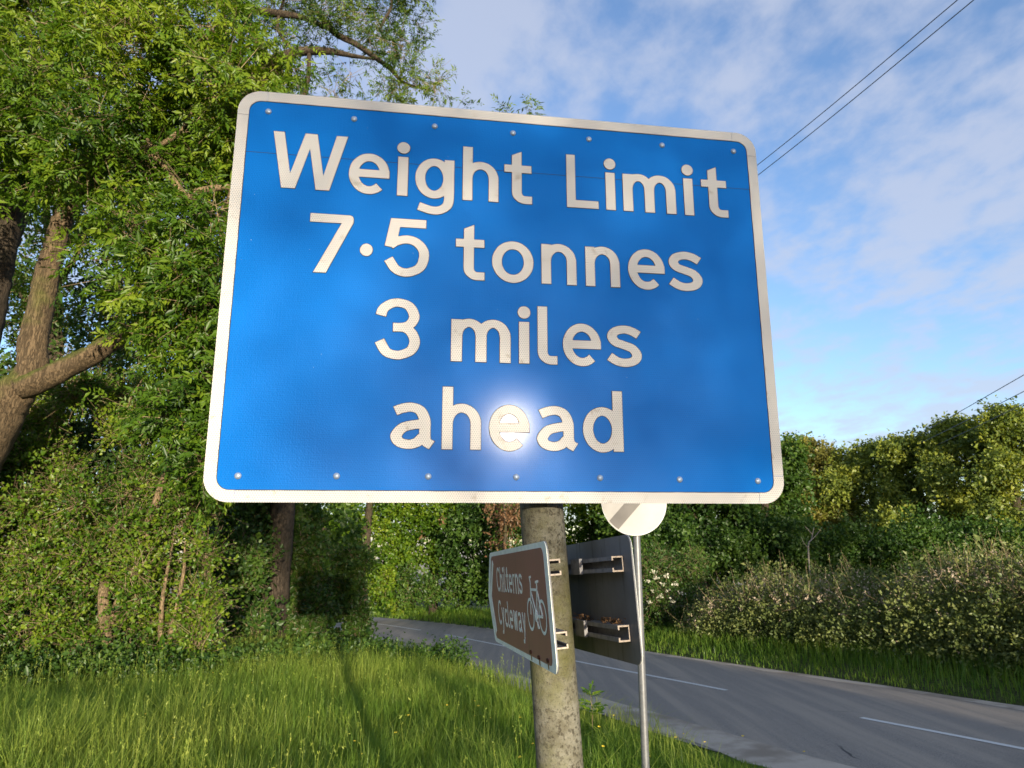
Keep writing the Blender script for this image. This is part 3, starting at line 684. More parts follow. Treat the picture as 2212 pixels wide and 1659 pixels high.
# ------------------------------------------------------------------ foliage
def clump_points(cl, n):
    """cl: list of (centre, radii); returns points inside and the outward direction"""
    C = np.array([c for c, r in cl], float); Rr = np.array([r for c, r in cl], float); w = Rr.prod(1) ** .7; k = rng.choice(len(cl), n, p=w / w.sum())
    d = nrm(rng.normal(0, 1, (n, 3))); rad = .35 + .65 * rng.random(n) ** .55
    return C[k] + d * Rr[k] * rad[:, None], d, k
def tone(n, k=None, spread=.34):
    b = rng.random(n) * (1 - spread)
    if k is not None:
        t = rng.random(k.max() + 1); b = b + t[k] * spread
    return np.clip(b, 0, 1)
def ash_foliage(gl, gt, cl, nspray, per=5, leaf=.085, twig=True, droop=.35):
    O, d, k = clump_points(cl, nspray); D = nrm(d * .8 + rng.normal(0, .6, (nspray, 3)) + np.array([0, 0, -.05])); Ls = .25 + .45 * rng.random(nspray)
    E = O + D * Ls[:, None] + np.array([0, 0, 1.]) * 0
    if twig: gt.sticks(O - D * .15, E, .0065, .003, rng.random(nspray))
    tn = tone(nspray, k)
    i = np.repeat(np.arange(nspray), per); n = len(i); t = rng.random(n) ** .7; P = O[i] + D[i] * (Ls[i] * t)[:, None]
    RD = nrm(D[i] * .55 + rng.normal(0, .75, (n, 3)) + np.array([0, 0, -droop])); Nn = nrm(np.array([.1, -.6, .5]) + .3 * d[i] + rng.normal(0, .45, (n, 3))); S = nrm(np.cross(RD, Nn)); RL = leaf * (2.3 + .9 * rng.random(n)); tt = np.clip(tn[i] + rng.normal(0, .1, n), 0, 1)
    for u in (.30, .52, .74):
        for sg in (-1, 1):
            gl.leaves(P + RD * (RL * u)[:, None], RD * .62 + S * sg * .85 + rng.normal(0, .12, (n, 3)) + np.array([0, 0, -.18]), Nn + rng.normal(0, .25, (n, 3)), leaf * (.8 + .4 * rng.random(n)), leaf * .36, np.clip(tt + rng.normal(0, .07, n), 0, 1))
    gl.leaves(P + RD * (RL * .9)[:, None], RD + np.array([0, 0, -.15]), Nn, leaf * 1.1, leaf * .38, tt)
def simple_foliage(gl, gt, cl, nspray, per=7, leaf=.04, aspect=.8, twig=True, slen=.3, up=.1, outw=.8):
    O, d, k = clump_points(cl, nspray); D = nrm(d * outw + rng.normal(0, .6, (nspray, 3)) + np.array([0, 0, up])); Ls = slen * (.5 + rng.random(nspray)); E = O + D * Ls[:, None]
    if twig and gt is not None: gt.sticks(O - D * .1, E, .005, .002, rng.random(nspray))
    tn = tone(nspray, k); i = np.repeat(np.arange(nspray), per); n = len(i); t = rng.random(n); P = O[i] + D[i] * (Ls[i] * t)[:, None] + rng.normal(0, leaf * .6, (n, 3))
    gl.leaves(P, D[i] * .5 + rng.normal(0, .8, (n, 3)), nrm(np.array([.1, -.5, .4]) + .35 * d[i] + rng.normal(0, .5, (n, 3))), leaf * (.65 + .7 * rng.random(n)), leaf * aspect * (.8 + .4 * rng.random(n)), np.clip(tn[i] + rng.normal(0, .12, n), 0, 1))
def px_clumps(lst, Y, rpx, dY=.8, ry=.8):
    """clumps from picture positions: (x, y[, scale]); each gets its own distance around Y"""
    out = []
    for q in lst:
        s = q[2] if len(q) > 2 else 1.; y = (q[3] if len(q) > 3 else Y) + rng.uniform(-dY, dY); r = rpx * s / F22 * y
        out.append((at(q[0], q[1], y), (r, r * ry, r * .85)))
    return out
def finish_tree(name, label, cat, base, trunks, gl, gt, leafmat, barkmat, group=None, leafname='crown', extra=()):
    root = empty(name, tuple(base), label=label, cat=cat, group=group); b = np.array(base)
    tk = root
    for nm, pts, rad, mat in trunks:
        o = link(nm, tube_mesh(nm, [np.array(p) - b for p in pts], rad, 16, .06, True, 12), mat or barkmat, root if nm == 'trunk' else tk)
        if nm == 'trunk' and tk is root: tk = o
    def sub(g): g.V = [v - b.astype(np.float32) for v in g.V]; return g
    if gl.n: cr = tag(link(leafname, sub(gl).mesh(leafname), leafmat, root), kind='stuff')
    if gt is not None and gt.n: tag(link('twigs', sub(gt).mesh('twigs'), MAT['twig'], cr), kind='stuff')
    for nm, g, mat in extra: tag(link(nm, sub(g).mesh(nm), mat, root), kind='stuff')
    return root
def foot(x, y, dz=-.15): return np.array([x, y, gpt(x, y) + dz])
def pp(lst, Y): return [at(q[0], q[1], q[2] if len(q) > 2 else Y) for q in lst]

def left_wood():
    # 1 the large mossy ash: trunk entering from the left edge, forking, long limb to the right
    low = at(-10, 905, 10.4); b = foot(low[0] - .9, 10.6)
    stem = [b, (b + low) / 2 + np.array([-.1, 0, 0]), low] + pp([(62, 815), (72, 745), (92, 640), (112, 555), (140, 465), (200, 390), (232, 350), (275, 270, 10.8), (310, 150, 11)], 10.4)
    limb = pp([(45, 840), (140, 797), (205, 762), (245, 738), (315, 695), (390, 640), (440, 560), (470, 470)], 10.3)
    gl, gt = Geo(), Geo()
    cl = px_clumps([(x + rng.uniform(-25, 25), y + rng.uniform(-25, 25), rng.uniform(.8, 1.2)) for x in range(-80, 560, 92) for y in range(-90, 400, 88)], 9.9, 62, 1.3)
    cl += px_clumps([(350, 560), (420, 590), (470, 530), (330, 620, .7), (440, 680), (390, 640), (485, 640, .8), (350, 730, .7), (420, 760), (470, 800, .8), (300, 560, .6), (305, 670, .7), (340, 690, .8), (300, 740, .5), (255, 610, .6), (180, 560, .5), (290, 480), (380, 470), (450, 450)], 9.0, 50, .4)
    ash_foliage(gl, gt, cl, 3300, 5, .098)
    finish_tree('ash_tree', 'large ash with mossy forked trunk and long limb at the left edge', 'tree', b, [('trunk', stem, [.40, .36, .36, .23, .21, .19, .17, .15, .13, .12, .09, .06], None), ('limb', limb, [.20, .175, .165, .145, .10, .06, .035, .02], None)], gl, gt, MAT['ash'], MAT['bark_moss'])
    # 2 dark leaning trunk behind it
    b = foot(-9.0, 11.8); gl, gt = Geo(), Geo()
    stem = [b] + pp([(-70, 900), (-25, 640), (12, 490), (52, 355), (88, 280), (115, 190), (130, 60), (150, -120)], 11.0)
    ash_foliage(gl, gt, px_clumps([(x + rng.uniform(-30, 30), y + rng.uniform(-30, 30)) for x in (-60, 40, 140, 230) for y in (-60, 60, 180, 300)] + [(30, 420, .7), (190, 470, .6), (260, 440, .7), (20, 620, .6)], 12.4, 62, .8), 650, 5, .09)
    finish_tree('ash_tree', 'dark leaning ash trunk in the upper left corner', 'tree', b, [('trunk', stem, [.34, .30, .29, .28, .26, .22, .16, .12, .08], None)], gl, gt, MAT['ash'], MAT['bark_dark'])
    # 3 twisted pale branch beside the sign
    gl, gt = Geo(), Geo(); b = foot(-5.3, 13.2)
    stem = [b] + pp([(415, 1060, 12.6), (440, 930, 11.2), (455, 830, 10), (470, 700), (485, 560), (470, 470)], 9.5)
    tr = [('trunk', stem, [.10, .09, .07, .055, .045, .04, .03], None), ('limb', pp([(470, 470), (500, 408), (431, 412), (403, 424), (375, 389), (347, 347), (318, 300)], 9.4), [.03, .05, .055, .055, .05, .045, .03], None),
          ('limb', pp([(347, 347), (310, 322), (352, 310), (394, 277), (420, 230)], 9.4), [.04, .045, .04, .035, .02], None),
          ('limb', pp([(440, 880), (395, 850), (300, 840), (275, 880)], 9.3), [.025, .018, .012, .006], None), ('limb', pp([(452, 830), (420, 780), (330, 800), (283, 855)], 9.2), [.02, .016, .012, .006], None),
          ('limb', pp([(420, 905), (440, 960), (432, 1000)], 9.2), [.025, .02, .012], None)]
    ash_foliage(gl, gt, px_clumps([(470, 860), (460, 990, .8), (380, 900, .8), (440, 890), (330, 900, .6), (470, 930, .7), (400, 960, .6), (520, 250), (560, 300, .8), (500, 330, .9), (540, 180), (590, 150, .8)], 9.4, 46, .5), 620, 5, .09)
    finish_tree('ash_tree', 'young ash with a twisted pale branch close to the sign left edge', 'tree', b, tr, gl, gt, MAT['ash'], MAT['bark_pale'])
    # 4 tall tree whose crown spreads above the sign
    gl, gt = Geo(), Geo(); b = foot(-5.6, 16.5); Y = 15.5
    stem = [b] + pp([(620, 900), (625, 500), (600, 280), (575, 140), (520, 22), (440, -30)], Y)
    tr = [('trunk', stem, [.30, .26, .22, .18, .16, .12, .10], None), ('limb', pp([(570, 135), (642, 113), (703, 110), (760, 120), (810, 128)], Y), [.13, .13, .10, .06, .03], None), ('limb', pp([(690, 30), (722, 70), (773, 98), (839, 145), (872, 178), (930, 195)], Y), [.08, .085, .08, .06, .04, .02], None),
          ('limb', pp([(450, 2), (516, 17), (609, 30), (660, 40), (720, 68)], Y), [.11, .11, .10, .07, .05], None), ('limb', pp([(668, 112), (666, 160), (655, 230), (640, 330)], Y), [.05, .06, .065, .08], None), ('limb', pp([(800, -60), (845, 0), (830, 45), (818, 65)], Y), [.02, .035, .04, .03], None), ('limb', pp([(640, 118), (600, 60), (620, -20)], Y), [.05, .04, .03], None)]
    ash_foliage(gl, gt, px_clumps([(600, 20), (660, -30), (720, 20, .8), (780, 50, .8), (840, 20, .9), (880, -30), (820, 90, .7), (870, 110, .8), (760, -40), (900, 60, .5), (880, 170, .7), (930, 175, .6), (840, 190, .6), (760, 170, .5), (720, 200, .45), (945, 195, .4), (640, 90, .7), (700, 75, .6), (600, 180, .8), (570, 230, .7), (990, 232, .2), (640, 170, .6)], Y, 46, .9), 800, 5, .085, True, .2)
    finish_tree('ash_tree', 'tall ash with dark bare limbs spreading above the sign top left corner', 'tree', b, tr, gl, gt, MAT['oak'], MAT['bark_dark'])
    # 5 sprig over the sign
    gl, gt = Geo(), Geo(); Y = 25.; b = foot(1.45, Y)
    ash_foliage(gl, gt, px_clumps([(1125, 225, .9), (1140, 245, .7), (1105, 235, .7), (1110, 300, 1.5), (1090, 400, 2), (1120, 520, 2)], Y, 24, .3, 1.), 130, 5, .17)
    finish_tree('slender_tree', 'tall slender tree whose leafy tip shows above the top edge of the sign', 'tree', b, [('trunk', [b] + pp([(1172, 1150), (1150, 800), (1108, 500), (1120, 240)], Y), [.16, .14, .10, .07, .02], None)], gl, gt, MAT['oak'], MAT['bark_dark'])
    # 6 dark trees further into the wood, sky showing between
    for i, (xs, ys, Y, lab, seed, n) in enumerate([((-100, 320), (380, 1000), 16.5, 'shaded tree deeper in the wood at the far left', 3, 900), ((260, 620), (300, 1080), 18.5, 'shaded tree deeper in the wood behind the sign left edge', 5, 1050)]):
        gl, gt = Geo(), Geo(); lst = [(x + rng.uniform(-30, 30), y + rng.uniform(-30, 30), rng.uniform(.6, 1.1)) for x in range(xs[0], xs[1], 75) for y in range(ys[0], ys[1], 75)]
        xm = (xs[0] + xs[1]) / 2; c0 = at(xm, 1100, Y); b = foot(c0[0], Y)
        simple_foliage(gl, gt, px_clumps(lst, Y, 50, 1.6), n * 4, 8, .115, .6, True, .5)
        tr = [('trunk', [b] + pp([(xm - 10, 1000), (xm + 10, 700), (xm - 15, 400)], Y), [.22, .19, .15, .08], None)]
        tr += [('limb', pp([(xm, 760), (xm - 70, 620), (xm - 120, 480)], Y), [.1, .07, .03], None), ('limb', pp([(xm, 640), (xm + 70, 520), (xm + 90, 420)], Y), [.09, .06, .03], None)]
        finish_tree('woodland_tree', lab, 'tree', b, tr, gl, gt, MAT['hazel'], MAT['bark_dark'])
    # 7 hawthorns along the verge: small bright leaves
    defs = [((-90, 70), 'leafy hawthorn at the left edge beneath the mossy trunk', [[(-20, 1390), (-15, 1250), (0, 1100)]]),
            ((60, 190), 'leafy hawthorn with one thin bare stem left of the paired trunks', [[(78, 1375), (84, 1290), (100, 1230), (110, 1100)]]),
            ((180, 330), 'hawthorn with two bare lit trunks forming a V above the grass', [[(229, 1385), (225, 1330), (224, 1275), (232, 1225), (238, 1160), (240, 1090)], [(231, 1383), (250, 1320), (285, 1250), (305, 1205), (325, 1120), (350, 1045), (378, 965), (405, 910), (430, 860)]]),
            ((320, 480), 'low hawthorn with tangled twigs right of the paired trunks', [[(352, 1390), (348, 1330), (358, 1250), (376, 1160)], [(368, 1395), (380, 1320), (396, 1240), (400, 1170)]])]
    for (x0, x1), lab, stems in defs:
        gl, gt = Geo(), Geo(); Y = 12.0; c0 = at((x0 + x1) / 2, 1390, Y); b = foot(c0[0], Y); cl = []
        for x in range(x0, x1, 40):
            for y in range(855 if x < 320 else 1010, 1440, 42):
                if 190 < x < 285 and 1235 < y < 1380: continue
                if x < 60 and y < 960 and (y - 850) > -2 * x + 40 and x < 20: continue
                hole = .55 + .45 * math.sin(x * .031 + y * .023) * math.cos(x * .017 - y * .041)
                if rng.random() < .36 + (.48 if hole < .46 else 0): continue
                yy = Y - .9 * (y - 855) / 560 + rng.uniform(-.4, .4)
                cl += px_clumps([(x + rng.uniform(-18, 18), y + rng.uniform(-18, 18), rng.uniform(.6, 1.25), yy)], Y, 28, .35)
        simple_foliage(gl, gt, cl, 2100, 9, .054, .8, True, .36, .2, .6)
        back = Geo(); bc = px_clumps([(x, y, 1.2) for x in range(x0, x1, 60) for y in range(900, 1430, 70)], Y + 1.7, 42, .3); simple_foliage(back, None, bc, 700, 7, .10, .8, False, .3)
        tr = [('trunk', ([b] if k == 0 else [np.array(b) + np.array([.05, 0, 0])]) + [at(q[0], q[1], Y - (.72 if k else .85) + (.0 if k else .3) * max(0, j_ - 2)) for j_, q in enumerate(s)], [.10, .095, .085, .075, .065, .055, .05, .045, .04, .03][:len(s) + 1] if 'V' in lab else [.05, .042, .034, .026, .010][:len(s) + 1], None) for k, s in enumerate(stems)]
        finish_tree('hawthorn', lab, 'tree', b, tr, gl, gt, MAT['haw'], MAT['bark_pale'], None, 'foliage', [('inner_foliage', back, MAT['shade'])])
    # 8 hazels in shade behind, with rounder leaves, up to the corner where the road comes out
    defs = [((470, 600), 15.6, 'shaded hazel with a broad reddish trunk below the sign left corner', [[(494, 1385), (500, 1330), (508, 1250), (516, 1150), (522, 1060)]], .15, 1080), ((580, 700), 17.4, 'shaded hazel with slender mottled stems between the trunk and the road', [[(588, 1360), (592, 1300), (606, 1240), (616, 1190), (622, 1080)], [(668, 1390), (680, 1300), (694, 1220), (700, 1140)]], .065, 1080), ((670, 760), 19.5, 'dark bush on the inside corner of the road bend', [[(700, 1400), (705, 1340), (712, 1280)]], .05, 1130)]
    for (x0, x1), Y, lab, stems, rad, ytop in defs:
        gl, gt = Geo(), Geo(); c0 = at((x0 + x1) / 2, 1390, Y); b = foot(c0[0], Y); cl = []
        for x in range(x0, x1, 44):
            for y in range(ytop, 1420, 46):
                if x > 690 and y < 1180: continue
                if rng.random() < .16: continue
                if abs(x - stems[0][0][0]) < 24 and 1300 < y < 1395: continue
                cl += px_clumps([(x + rng.uniform(-15, 15), y + rng.uniform(-15, 15), rng.uniform(.7, 1.2), Y + .1 - .9 * (y - 1080) / 330)], Y, 26, .4)
        simple_foliage(gl, gt, cl, 2000, 8, .085, .8, True, .3)
        back = Geo(); simple_foliage(back, None, px_clumps([(x, y, 1.2) for x in range(x0, x1, 60) for y in range(ytop - 60, 1400, 70)], Y + 1.8, 42, .3), 650, 7, .13, .8, False, .3)
        finish_tree('hazel' if 'hazel' in lab else 'corner_bush', lab, 'tree' if 'hazel' in lab else 'bush', b, [('trunk', [b] + [at(q[0], q[1], Y - .55 + (1.3 if j_ > 1 else 0) + (.5 if j_ == 1 else 0)) for j_, q in enumerate(s)], [rad * 1.25, rad * 1.2, rad, rad * .9, rad * .8, rad * .7][:len(s) + 1], None) for s in stems], gl, gt, MAT['hazel'], MAT['bark_pale'], None, 'foliage', [('inner_foliage', back, MAT['hazel'])])
left_wood()

def far_trees():
    # beyond the road bend, seen under the sign
    defs = [((720, 860), (930, 1215), 36, 'bright maple beyond the road bend, left of its twin', 'ash', 46), ((870, 1010), (920, 1220), 38, 'bright maple beyond the road bend, left of the brown sign', 'ash', 46), ((1000, 1150), (960, 1260), 35, 'dark tree beyond the road bend, just left of the concrete post', 'hazel', 44),
            ((1210, 1350), (960, 1240), 37, 'yellow green tree between the concrete post and the round sign', 'ash', 44), ((1330, 1480), (980, 1250), 33, 'dark tree directly behind the round sign', 'hazel', 44), ((1450, 1590), (1010, 1225), 31, 'dark thicket tree right of the round sign', 'hazel', 44), ((1570, 1720), (960, 1215), 36, 'dark tree behind the sign lower right corner', 'hazel', 46)]
    for (x0, x1), (y0, y1), Y, lab, mat, rp in defs:
        gl, gt = Geo(), Geo(); xm = (x0 + x1) / 2; c0 = at(xm, 1200, Y); b = foot(c0[0], Y); cl = []
        for x in range(x0, x1 + 1, 46):
            for y in range(y0, y1, 46):
                if rng.random() < .15: continue
                cl += px_clumps([(x + rng.uniform(-20, 20), y + rng.uniform(-20, 20), rng.uniform(.6, 1.1))], Y, 32, 1.3)
        simple_foliage(gl, None, cl, 2600, 9, .165, .75, False, .7)
        tr = [('trunk', [b] + pp([(xm, 1180), (xm + 8, 1080), (xm - 5, 950)], Y), [.26, .24, .18, .08], None), ('limb', pp([(xm, 1150), (xm - 40, 1080), (xm - 60, 1000)], Y), [.12, .08, .03], None)]
        finish_tree('roadside_tree', lab, 'tree', b, tr, gl, None, MAT[mat], MAT['bark_dark'], None, 'crown')
    # dead brown leaves hanging by the post
    gl = Geo(); cl = px_clumps([(1085, 1100), (1100, 1130), (1060, 1090, .7), (1120, 1105), (1075, 1160, .7), (1095, 1190, .6), (905, 1135, .4), (960, 1110, .3)], 31, 22, .5); simple_foliage(gl, None, cl, 190, 6, .15, .45, False, .5, -.6); c0 = at(1090, 1150, 31)
    b = foot(c0[0], 31); finish_tree('dying_tree', 'withered tree with hanging brown leaves left of the concrete post', 'tree', b, [('trunk', [b, at(1085, 1240, 31), at(1092, 1140, 31), at(1085, 1060, 31)], [.12, .10, .07, .03], None)], gl, None, MAT['dead'], MAT['bark_dark'])
    # right hand wood
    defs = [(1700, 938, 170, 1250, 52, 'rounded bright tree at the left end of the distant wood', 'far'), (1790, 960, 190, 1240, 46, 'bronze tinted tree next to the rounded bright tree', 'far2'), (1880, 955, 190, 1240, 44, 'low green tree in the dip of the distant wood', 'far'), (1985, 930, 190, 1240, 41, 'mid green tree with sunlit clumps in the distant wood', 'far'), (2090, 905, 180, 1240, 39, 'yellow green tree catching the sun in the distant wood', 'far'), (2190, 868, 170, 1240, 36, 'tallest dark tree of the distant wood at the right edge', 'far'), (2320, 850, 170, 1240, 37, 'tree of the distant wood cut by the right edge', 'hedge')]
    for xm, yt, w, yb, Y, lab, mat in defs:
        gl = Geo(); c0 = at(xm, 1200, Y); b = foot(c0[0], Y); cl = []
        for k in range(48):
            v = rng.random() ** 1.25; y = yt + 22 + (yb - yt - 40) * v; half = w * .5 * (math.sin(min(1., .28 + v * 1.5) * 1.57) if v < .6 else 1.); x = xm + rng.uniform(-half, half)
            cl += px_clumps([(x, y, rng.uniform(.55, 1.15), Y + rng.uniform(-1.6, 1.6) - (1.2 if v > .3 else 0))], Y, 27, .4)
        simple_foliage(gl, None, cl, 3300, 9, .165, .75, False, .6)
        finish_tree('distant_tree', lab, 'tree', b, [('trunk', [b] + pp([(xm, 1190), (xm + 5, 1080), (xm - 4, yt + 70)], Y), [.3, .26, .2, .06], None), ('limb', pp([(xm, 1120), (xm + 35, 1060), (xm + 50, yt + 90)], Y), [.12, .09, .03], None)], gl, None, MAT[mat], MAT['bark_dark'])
    # understorey in front of that wood
    gl = Geo(); cl = px_clumps([(x + rng.uniform(-20, 20), y + rng.uniform(-14, 14), rng.uniform(.7, 1.2)) for x in range(1400, 2330, 40) for y in (1160, 1185, 1210, 1240)], 30, 26, 1.5); simple_foliage(gl, None, cl, 8000, 8, .125, .75, False, .6); c0 = at(1850, 1200, 30); b = foot(c0[0], 30)
    finish_tree('thicket', 'long dark thicket filling the space behind the right hand hedge', 'bush', b, [], gl, None, MAT['hazel'], MAT['bark_dark'], None, 'foliage')
    # bleached snag
    Y = 27; c0 = at(1745, 1215, Y); b = foot(c0[0], Y)
    link('trunk', tube_mesh('trunk', [np.zeros(3), at(1746, 1190, Y) - b, at(1753, 1165, Y) - b, at(1758, 1140, Y) - b], [.035, .032, .026, .012], 8), MAT['snag'], (r := empty('dead_snag', tuple(b), label='bleached dead branching stump standing behind the right hedge', cat='dead tree')))
    for P, rr in (([(1752, 1168), (1768, 1150), (1776, 1138)], [.02, .014, .006]), ([(1755, 1155), (1744, 1142), (1738, 1136)], [.018, .012, .005]), ([(1747, 1185), (1736, 1172), (1731, 1160)], [.016, .011, .005])): link('branch', tube_mesh('branch', [at(x, y, Y) - b for x, y in P], rr, 6), MAT['snag'], r)
far_trees()

def hedges():
    # hedge along the far side of the road
    def side(s, off): return np.array([np.interp(s, CLS, CL[:, 0]) + np.interp(s, CLS, CLN[:, 0]) * off, np.interp(s, CLS, CL[:, 1]) + np.interp(s, CLS, CLN[:, 1]) * off])
    def s_of(x, y): return CLS[((CL - np.array([x, y])) ** 2).sum(1).argmin()]
    s0, s1 = s_of(9.5, 1.5), s_of(1.0, 19.5); gl, gt, bl = Geo(), Geo(), Geo(); cl, top = [], []
    for s in np.arange(s0, s1, .42):
        hgt = 1.62 + .25 * math.sin(s * .9) + .15 * math.sin(s * 2.3) - max(0, (s - (s1 - 4.5)) * .25)
        for off in (4.9, 5.5, 6.2):
            p = side(s, off + rng.uniform(-.2, .2)); z0 = gpt(*p)
            for h in np.arange(.25, hgt + (.15 if off > 5 else -.25), .36):
                cl.append((np.array([p[0], p[1], z0 + h + rng.uniform(-.1, .1)]), (.36, .36, .30)))
            top.append((np.array([p[0], p[1], z0 + hgt + (.0 if off > 5 else -.2)]), (.38, .38, .24)))
    simple_foliage(gl, None, cl, 16000, 8, .068, .62, False, .34, .2)
    simple_foliage(gl, gt, top, 1500, 7, .06, .6, True, .5, 1.0)
    simple_foliage(bl, None, top, 1500, 7, .036, .9, False, .18, .9); simple_foliage(bl, None, cl, 600, 6, .032, .9, False, .14)
    p = side((s0 + s1) / 2, 5.5); b = foot(*p); finish_tree('roadside_hedge', 'long clipped hedge with faded blossom along the far side of the road', 'hedge', b, [], gl, gt, MAT['hedge'], MAT['bark_dark'], None, 'foliage', [('blossom', bl, MAT['bloom'])])
    # elder with cream flower heads at the hedge end
    gl, gt, bl = Geo(), Geo(), Geo(); Y = 23; c0 = at(1440, 1300, Y); b = foot(c0[0], Y)
    cl = px_clumps([(x + rng.uniform(-12, 12), y + rng.uniform(-12, 12)) for x in range(1395, 1530, 30) for y in range(1215, 1370, 30)], Y, 24, .5); simple_foliage(gl, gt, cl, 1500, 8, .085, .6, True, .3)
    for x, y in [(1418, 1248), (1432, 1262), (1410, 1276), (1440, 1244), (1426, 1288), (1452, 1300), (1400, 1255), (1404, 1300), (1470, 1282), (1445, 1275), (1412, 1235), (1460, 1262)]:
        c = at(x, y, Y - .75); n = 26; bl.leaves(c + np.c_[rng.normal(0, .045, n), rng.normal(0, .03, n), rng.normal(0, .022, n)], rng.normal(0, 1, (n, 3)), np.tile([0, -.5, .8], (n, 1)) + rng.normal(0, .3, (n, 3)), .045, .04, rng.random(n))
    finish_tree('elder_bush', 'elder bush with cream flower heads at the near end of the hedge', 'bush', b, [], gl, gt, MAT['hazel'], MAT['bark_dark'], None, 'foliage', [('flower_heads', bl, MAT['elder_bloom'])])
    # sunlit bramble on the outside of the bend
    gl, gt = Geo(), Geo(); Y = 37; c0 = at(800, 1260, Y); b = foot(c0[0], Y); simple_foliage(gl, gt, px_clumps([(x + rng.uniform(-12, 12), y + rng.uniform(-8, 8)) for x in range(745, 880, 24) for y in range(1245, 1300, 22)], Y, 24, .8), 900, 8, .15, .8, True, .4)
    finish_tree('bramble_bank', 'sunlit bramble bank on the outside of the road bend', 'bush', b, [], gl, gt, MAT['haw'], MAT['bark_dark'], None, 'foliage')
    gl, gt = Geo(), Geo(); Y = 36; c0 = at(1000, 1270, Y); b = foot(c0[0], Y); simple_foliage(gl, gt, px_clumps([(x + rng.uniform(-12, 12), y + rng.uniform(-6, 6), rng.uniform(.6, 1)) for x in range(890, 1130, 26) for y in (1268, 1285)] + [(985, 1245, .8), (880, 1240, .7), (1045, 1250, .8)], Y, 20, .8), 700, 8, .15, .8, True, .4)
    finish_tree('low_scrub', 'low dark scrub beneath the maples in front of the pale field', 'bush', b, [], gl, gt, MAT['hazel'], MAT['bark_dark'], None, 'foliage')
    # unseen trees added behind the viewer on the right to shade road and hedge
    for (x, y, h, w, lab) in ((9.8, -9, 3.0, 2.4, 'bushy shading tree added behind the viewer nearest the road'), (16.5, -11, 2.0, 2.4, 'broad shading tree added behind the viewer further from the road'), (25.5, -15, 7.5, 4.5, 'tall unseen tree added behind the viewer far to the right')):
        gl = Geo(); b = foot(x, y); cl = [(np.array([x + rng.uniform(-w, w) * .8, y + rng.uniform(-w, w) * .6, b[2] + .5 + (h - .6) * rng.random()]), (w * .34, w * .34, h * .13)) for k in range(34)]
        simple_foliage(gl, None, cl, 1500, 8, .17, .75, False, .5); finish_tree('unseen_verge_tree', lab, 'tree', b, [('trunk', [b, b + np.array([.1, 0, h * .4]), b + np.array([0, .1, h * .8])], [.18, .14, .05], None)], gl, None, MAT['hazel'], MAT['bark_dark'])
    gl = Geo(); b = foot(8.9, -23.5); n = 9000  # unseen tree added to shade the blue sign, leaves thinned towards lower left
    x, z = rng.uniform(6.2, 9.4, n), rng.uniform(4.0, 7.4, n); u = np.clip((x - 6.35) / 1.15 + np.maximum(z - 4.9, 0) * 1.1, 0, 1) * np.clip((z - 4.05) / .5, .25, 1)
    k = rng.random(n) < u * np.where((x > 8.7) & (z < 5.6), .3, 1); x, z = x[k], z[k]; n = len(x); P = np.c_[x, -23.5 + rng.uniform(-1.2, 1.2, n), z]
    gl.leaves(P, rng.normal(0, 1, (n, 3)), np.array([.25, -.8, .3]) + rng.normal(0, .5, (n, 3)), .085, .07, rng.random(n)); finish_tree('unseen_verge_tree', 'small open crowned tree added out of view to shade the blue sign', 'tree', b, [('trunk', [b, b + np.array([.1, 0, 2.6]), b + np.array([0, .1, 6.])], [.16, .13, .05], None)], gl, None, MAT['hazel'], MAT['bark_dark'])
    for (x, y, h, w, lab) in ((-6, -26, 11, 6, 'tall tree far behind the viewer on the left'), (-22, -24, 12, 7, 'spreading tree far behind the viewer at the far left')):
        gl = Geo(); b = foot(x, y); cl = [(np.array([x + rng.uniform(-w, w) * .8, y + rng.uniform(-w, w) * .6, b[2] + 1.5 + (h - 1.5) * rng.random()]), (w * .3, w * .3, h * .12)) for k in range(30)]
        simple_foliage(gl, None, cl, 1300, 8, .25, .75, False, .7); finish_tree('unseen_verge_tree', lab, 'tree', b, [('trunk', [b, b + np.array([.1, 0, h * .4]), b + np.array([0, .1, h * .8])], [.3, .22, .08], None)], gl, None, MAT['hazel'], MAT['bark_dark'])
hedges()

# ------------------------------------------------------------------ grass
def blades(g, X, Y, h, w, lean=.35, tn=None):
    n = len(X); Z = gz(X, Y); P = np.c_[X, Y, Z - .02]; a = rng.random(n) * 6.283; d = np.c_[np.cos(a), np.sin(a), np.zeros(n)]; s = np.c_[-np.sin(a + rng.normal(0, .6, n)), np.cos(a), np.zeros(n)]
    ln = lean * (.3 + 1.2 * rng.random(n)); up = np.array([0, 0, 1.])
    m = P + (up + d * (ln * .35)[:, None]) * (h * .55)[:, None]; t = P + (up * (1 - .25 * ln)[:, None] + d * ln[:, None]) * h[:, None]; w = np.broadcast_to(w, (n,))[:, None]
    V = np.stack([P - s * w / 2, P + s * w / 2, m + s * w * .4, m - s * w * .4, t], 1).reshape(-1, 3); i = np.arange(n)[:, None] * 5
    T = np.concatenate([i + np.array([[0, 1, 2]]), i + np.array([[0, 2, 3]]), i + np.array([[3, 2, 4]])], 1).reshape(-1, 3); g.add(V, T, np.repeat(rng.random(n) if tn is None else tn, 3))
def scatter(n, x0, x1, y0, y1, keep):
    X = rng.uniform(x0, x1, n); Y = rng.uniform(y0, y1, n); k = keep(X, Y); return X[k], Y[k]
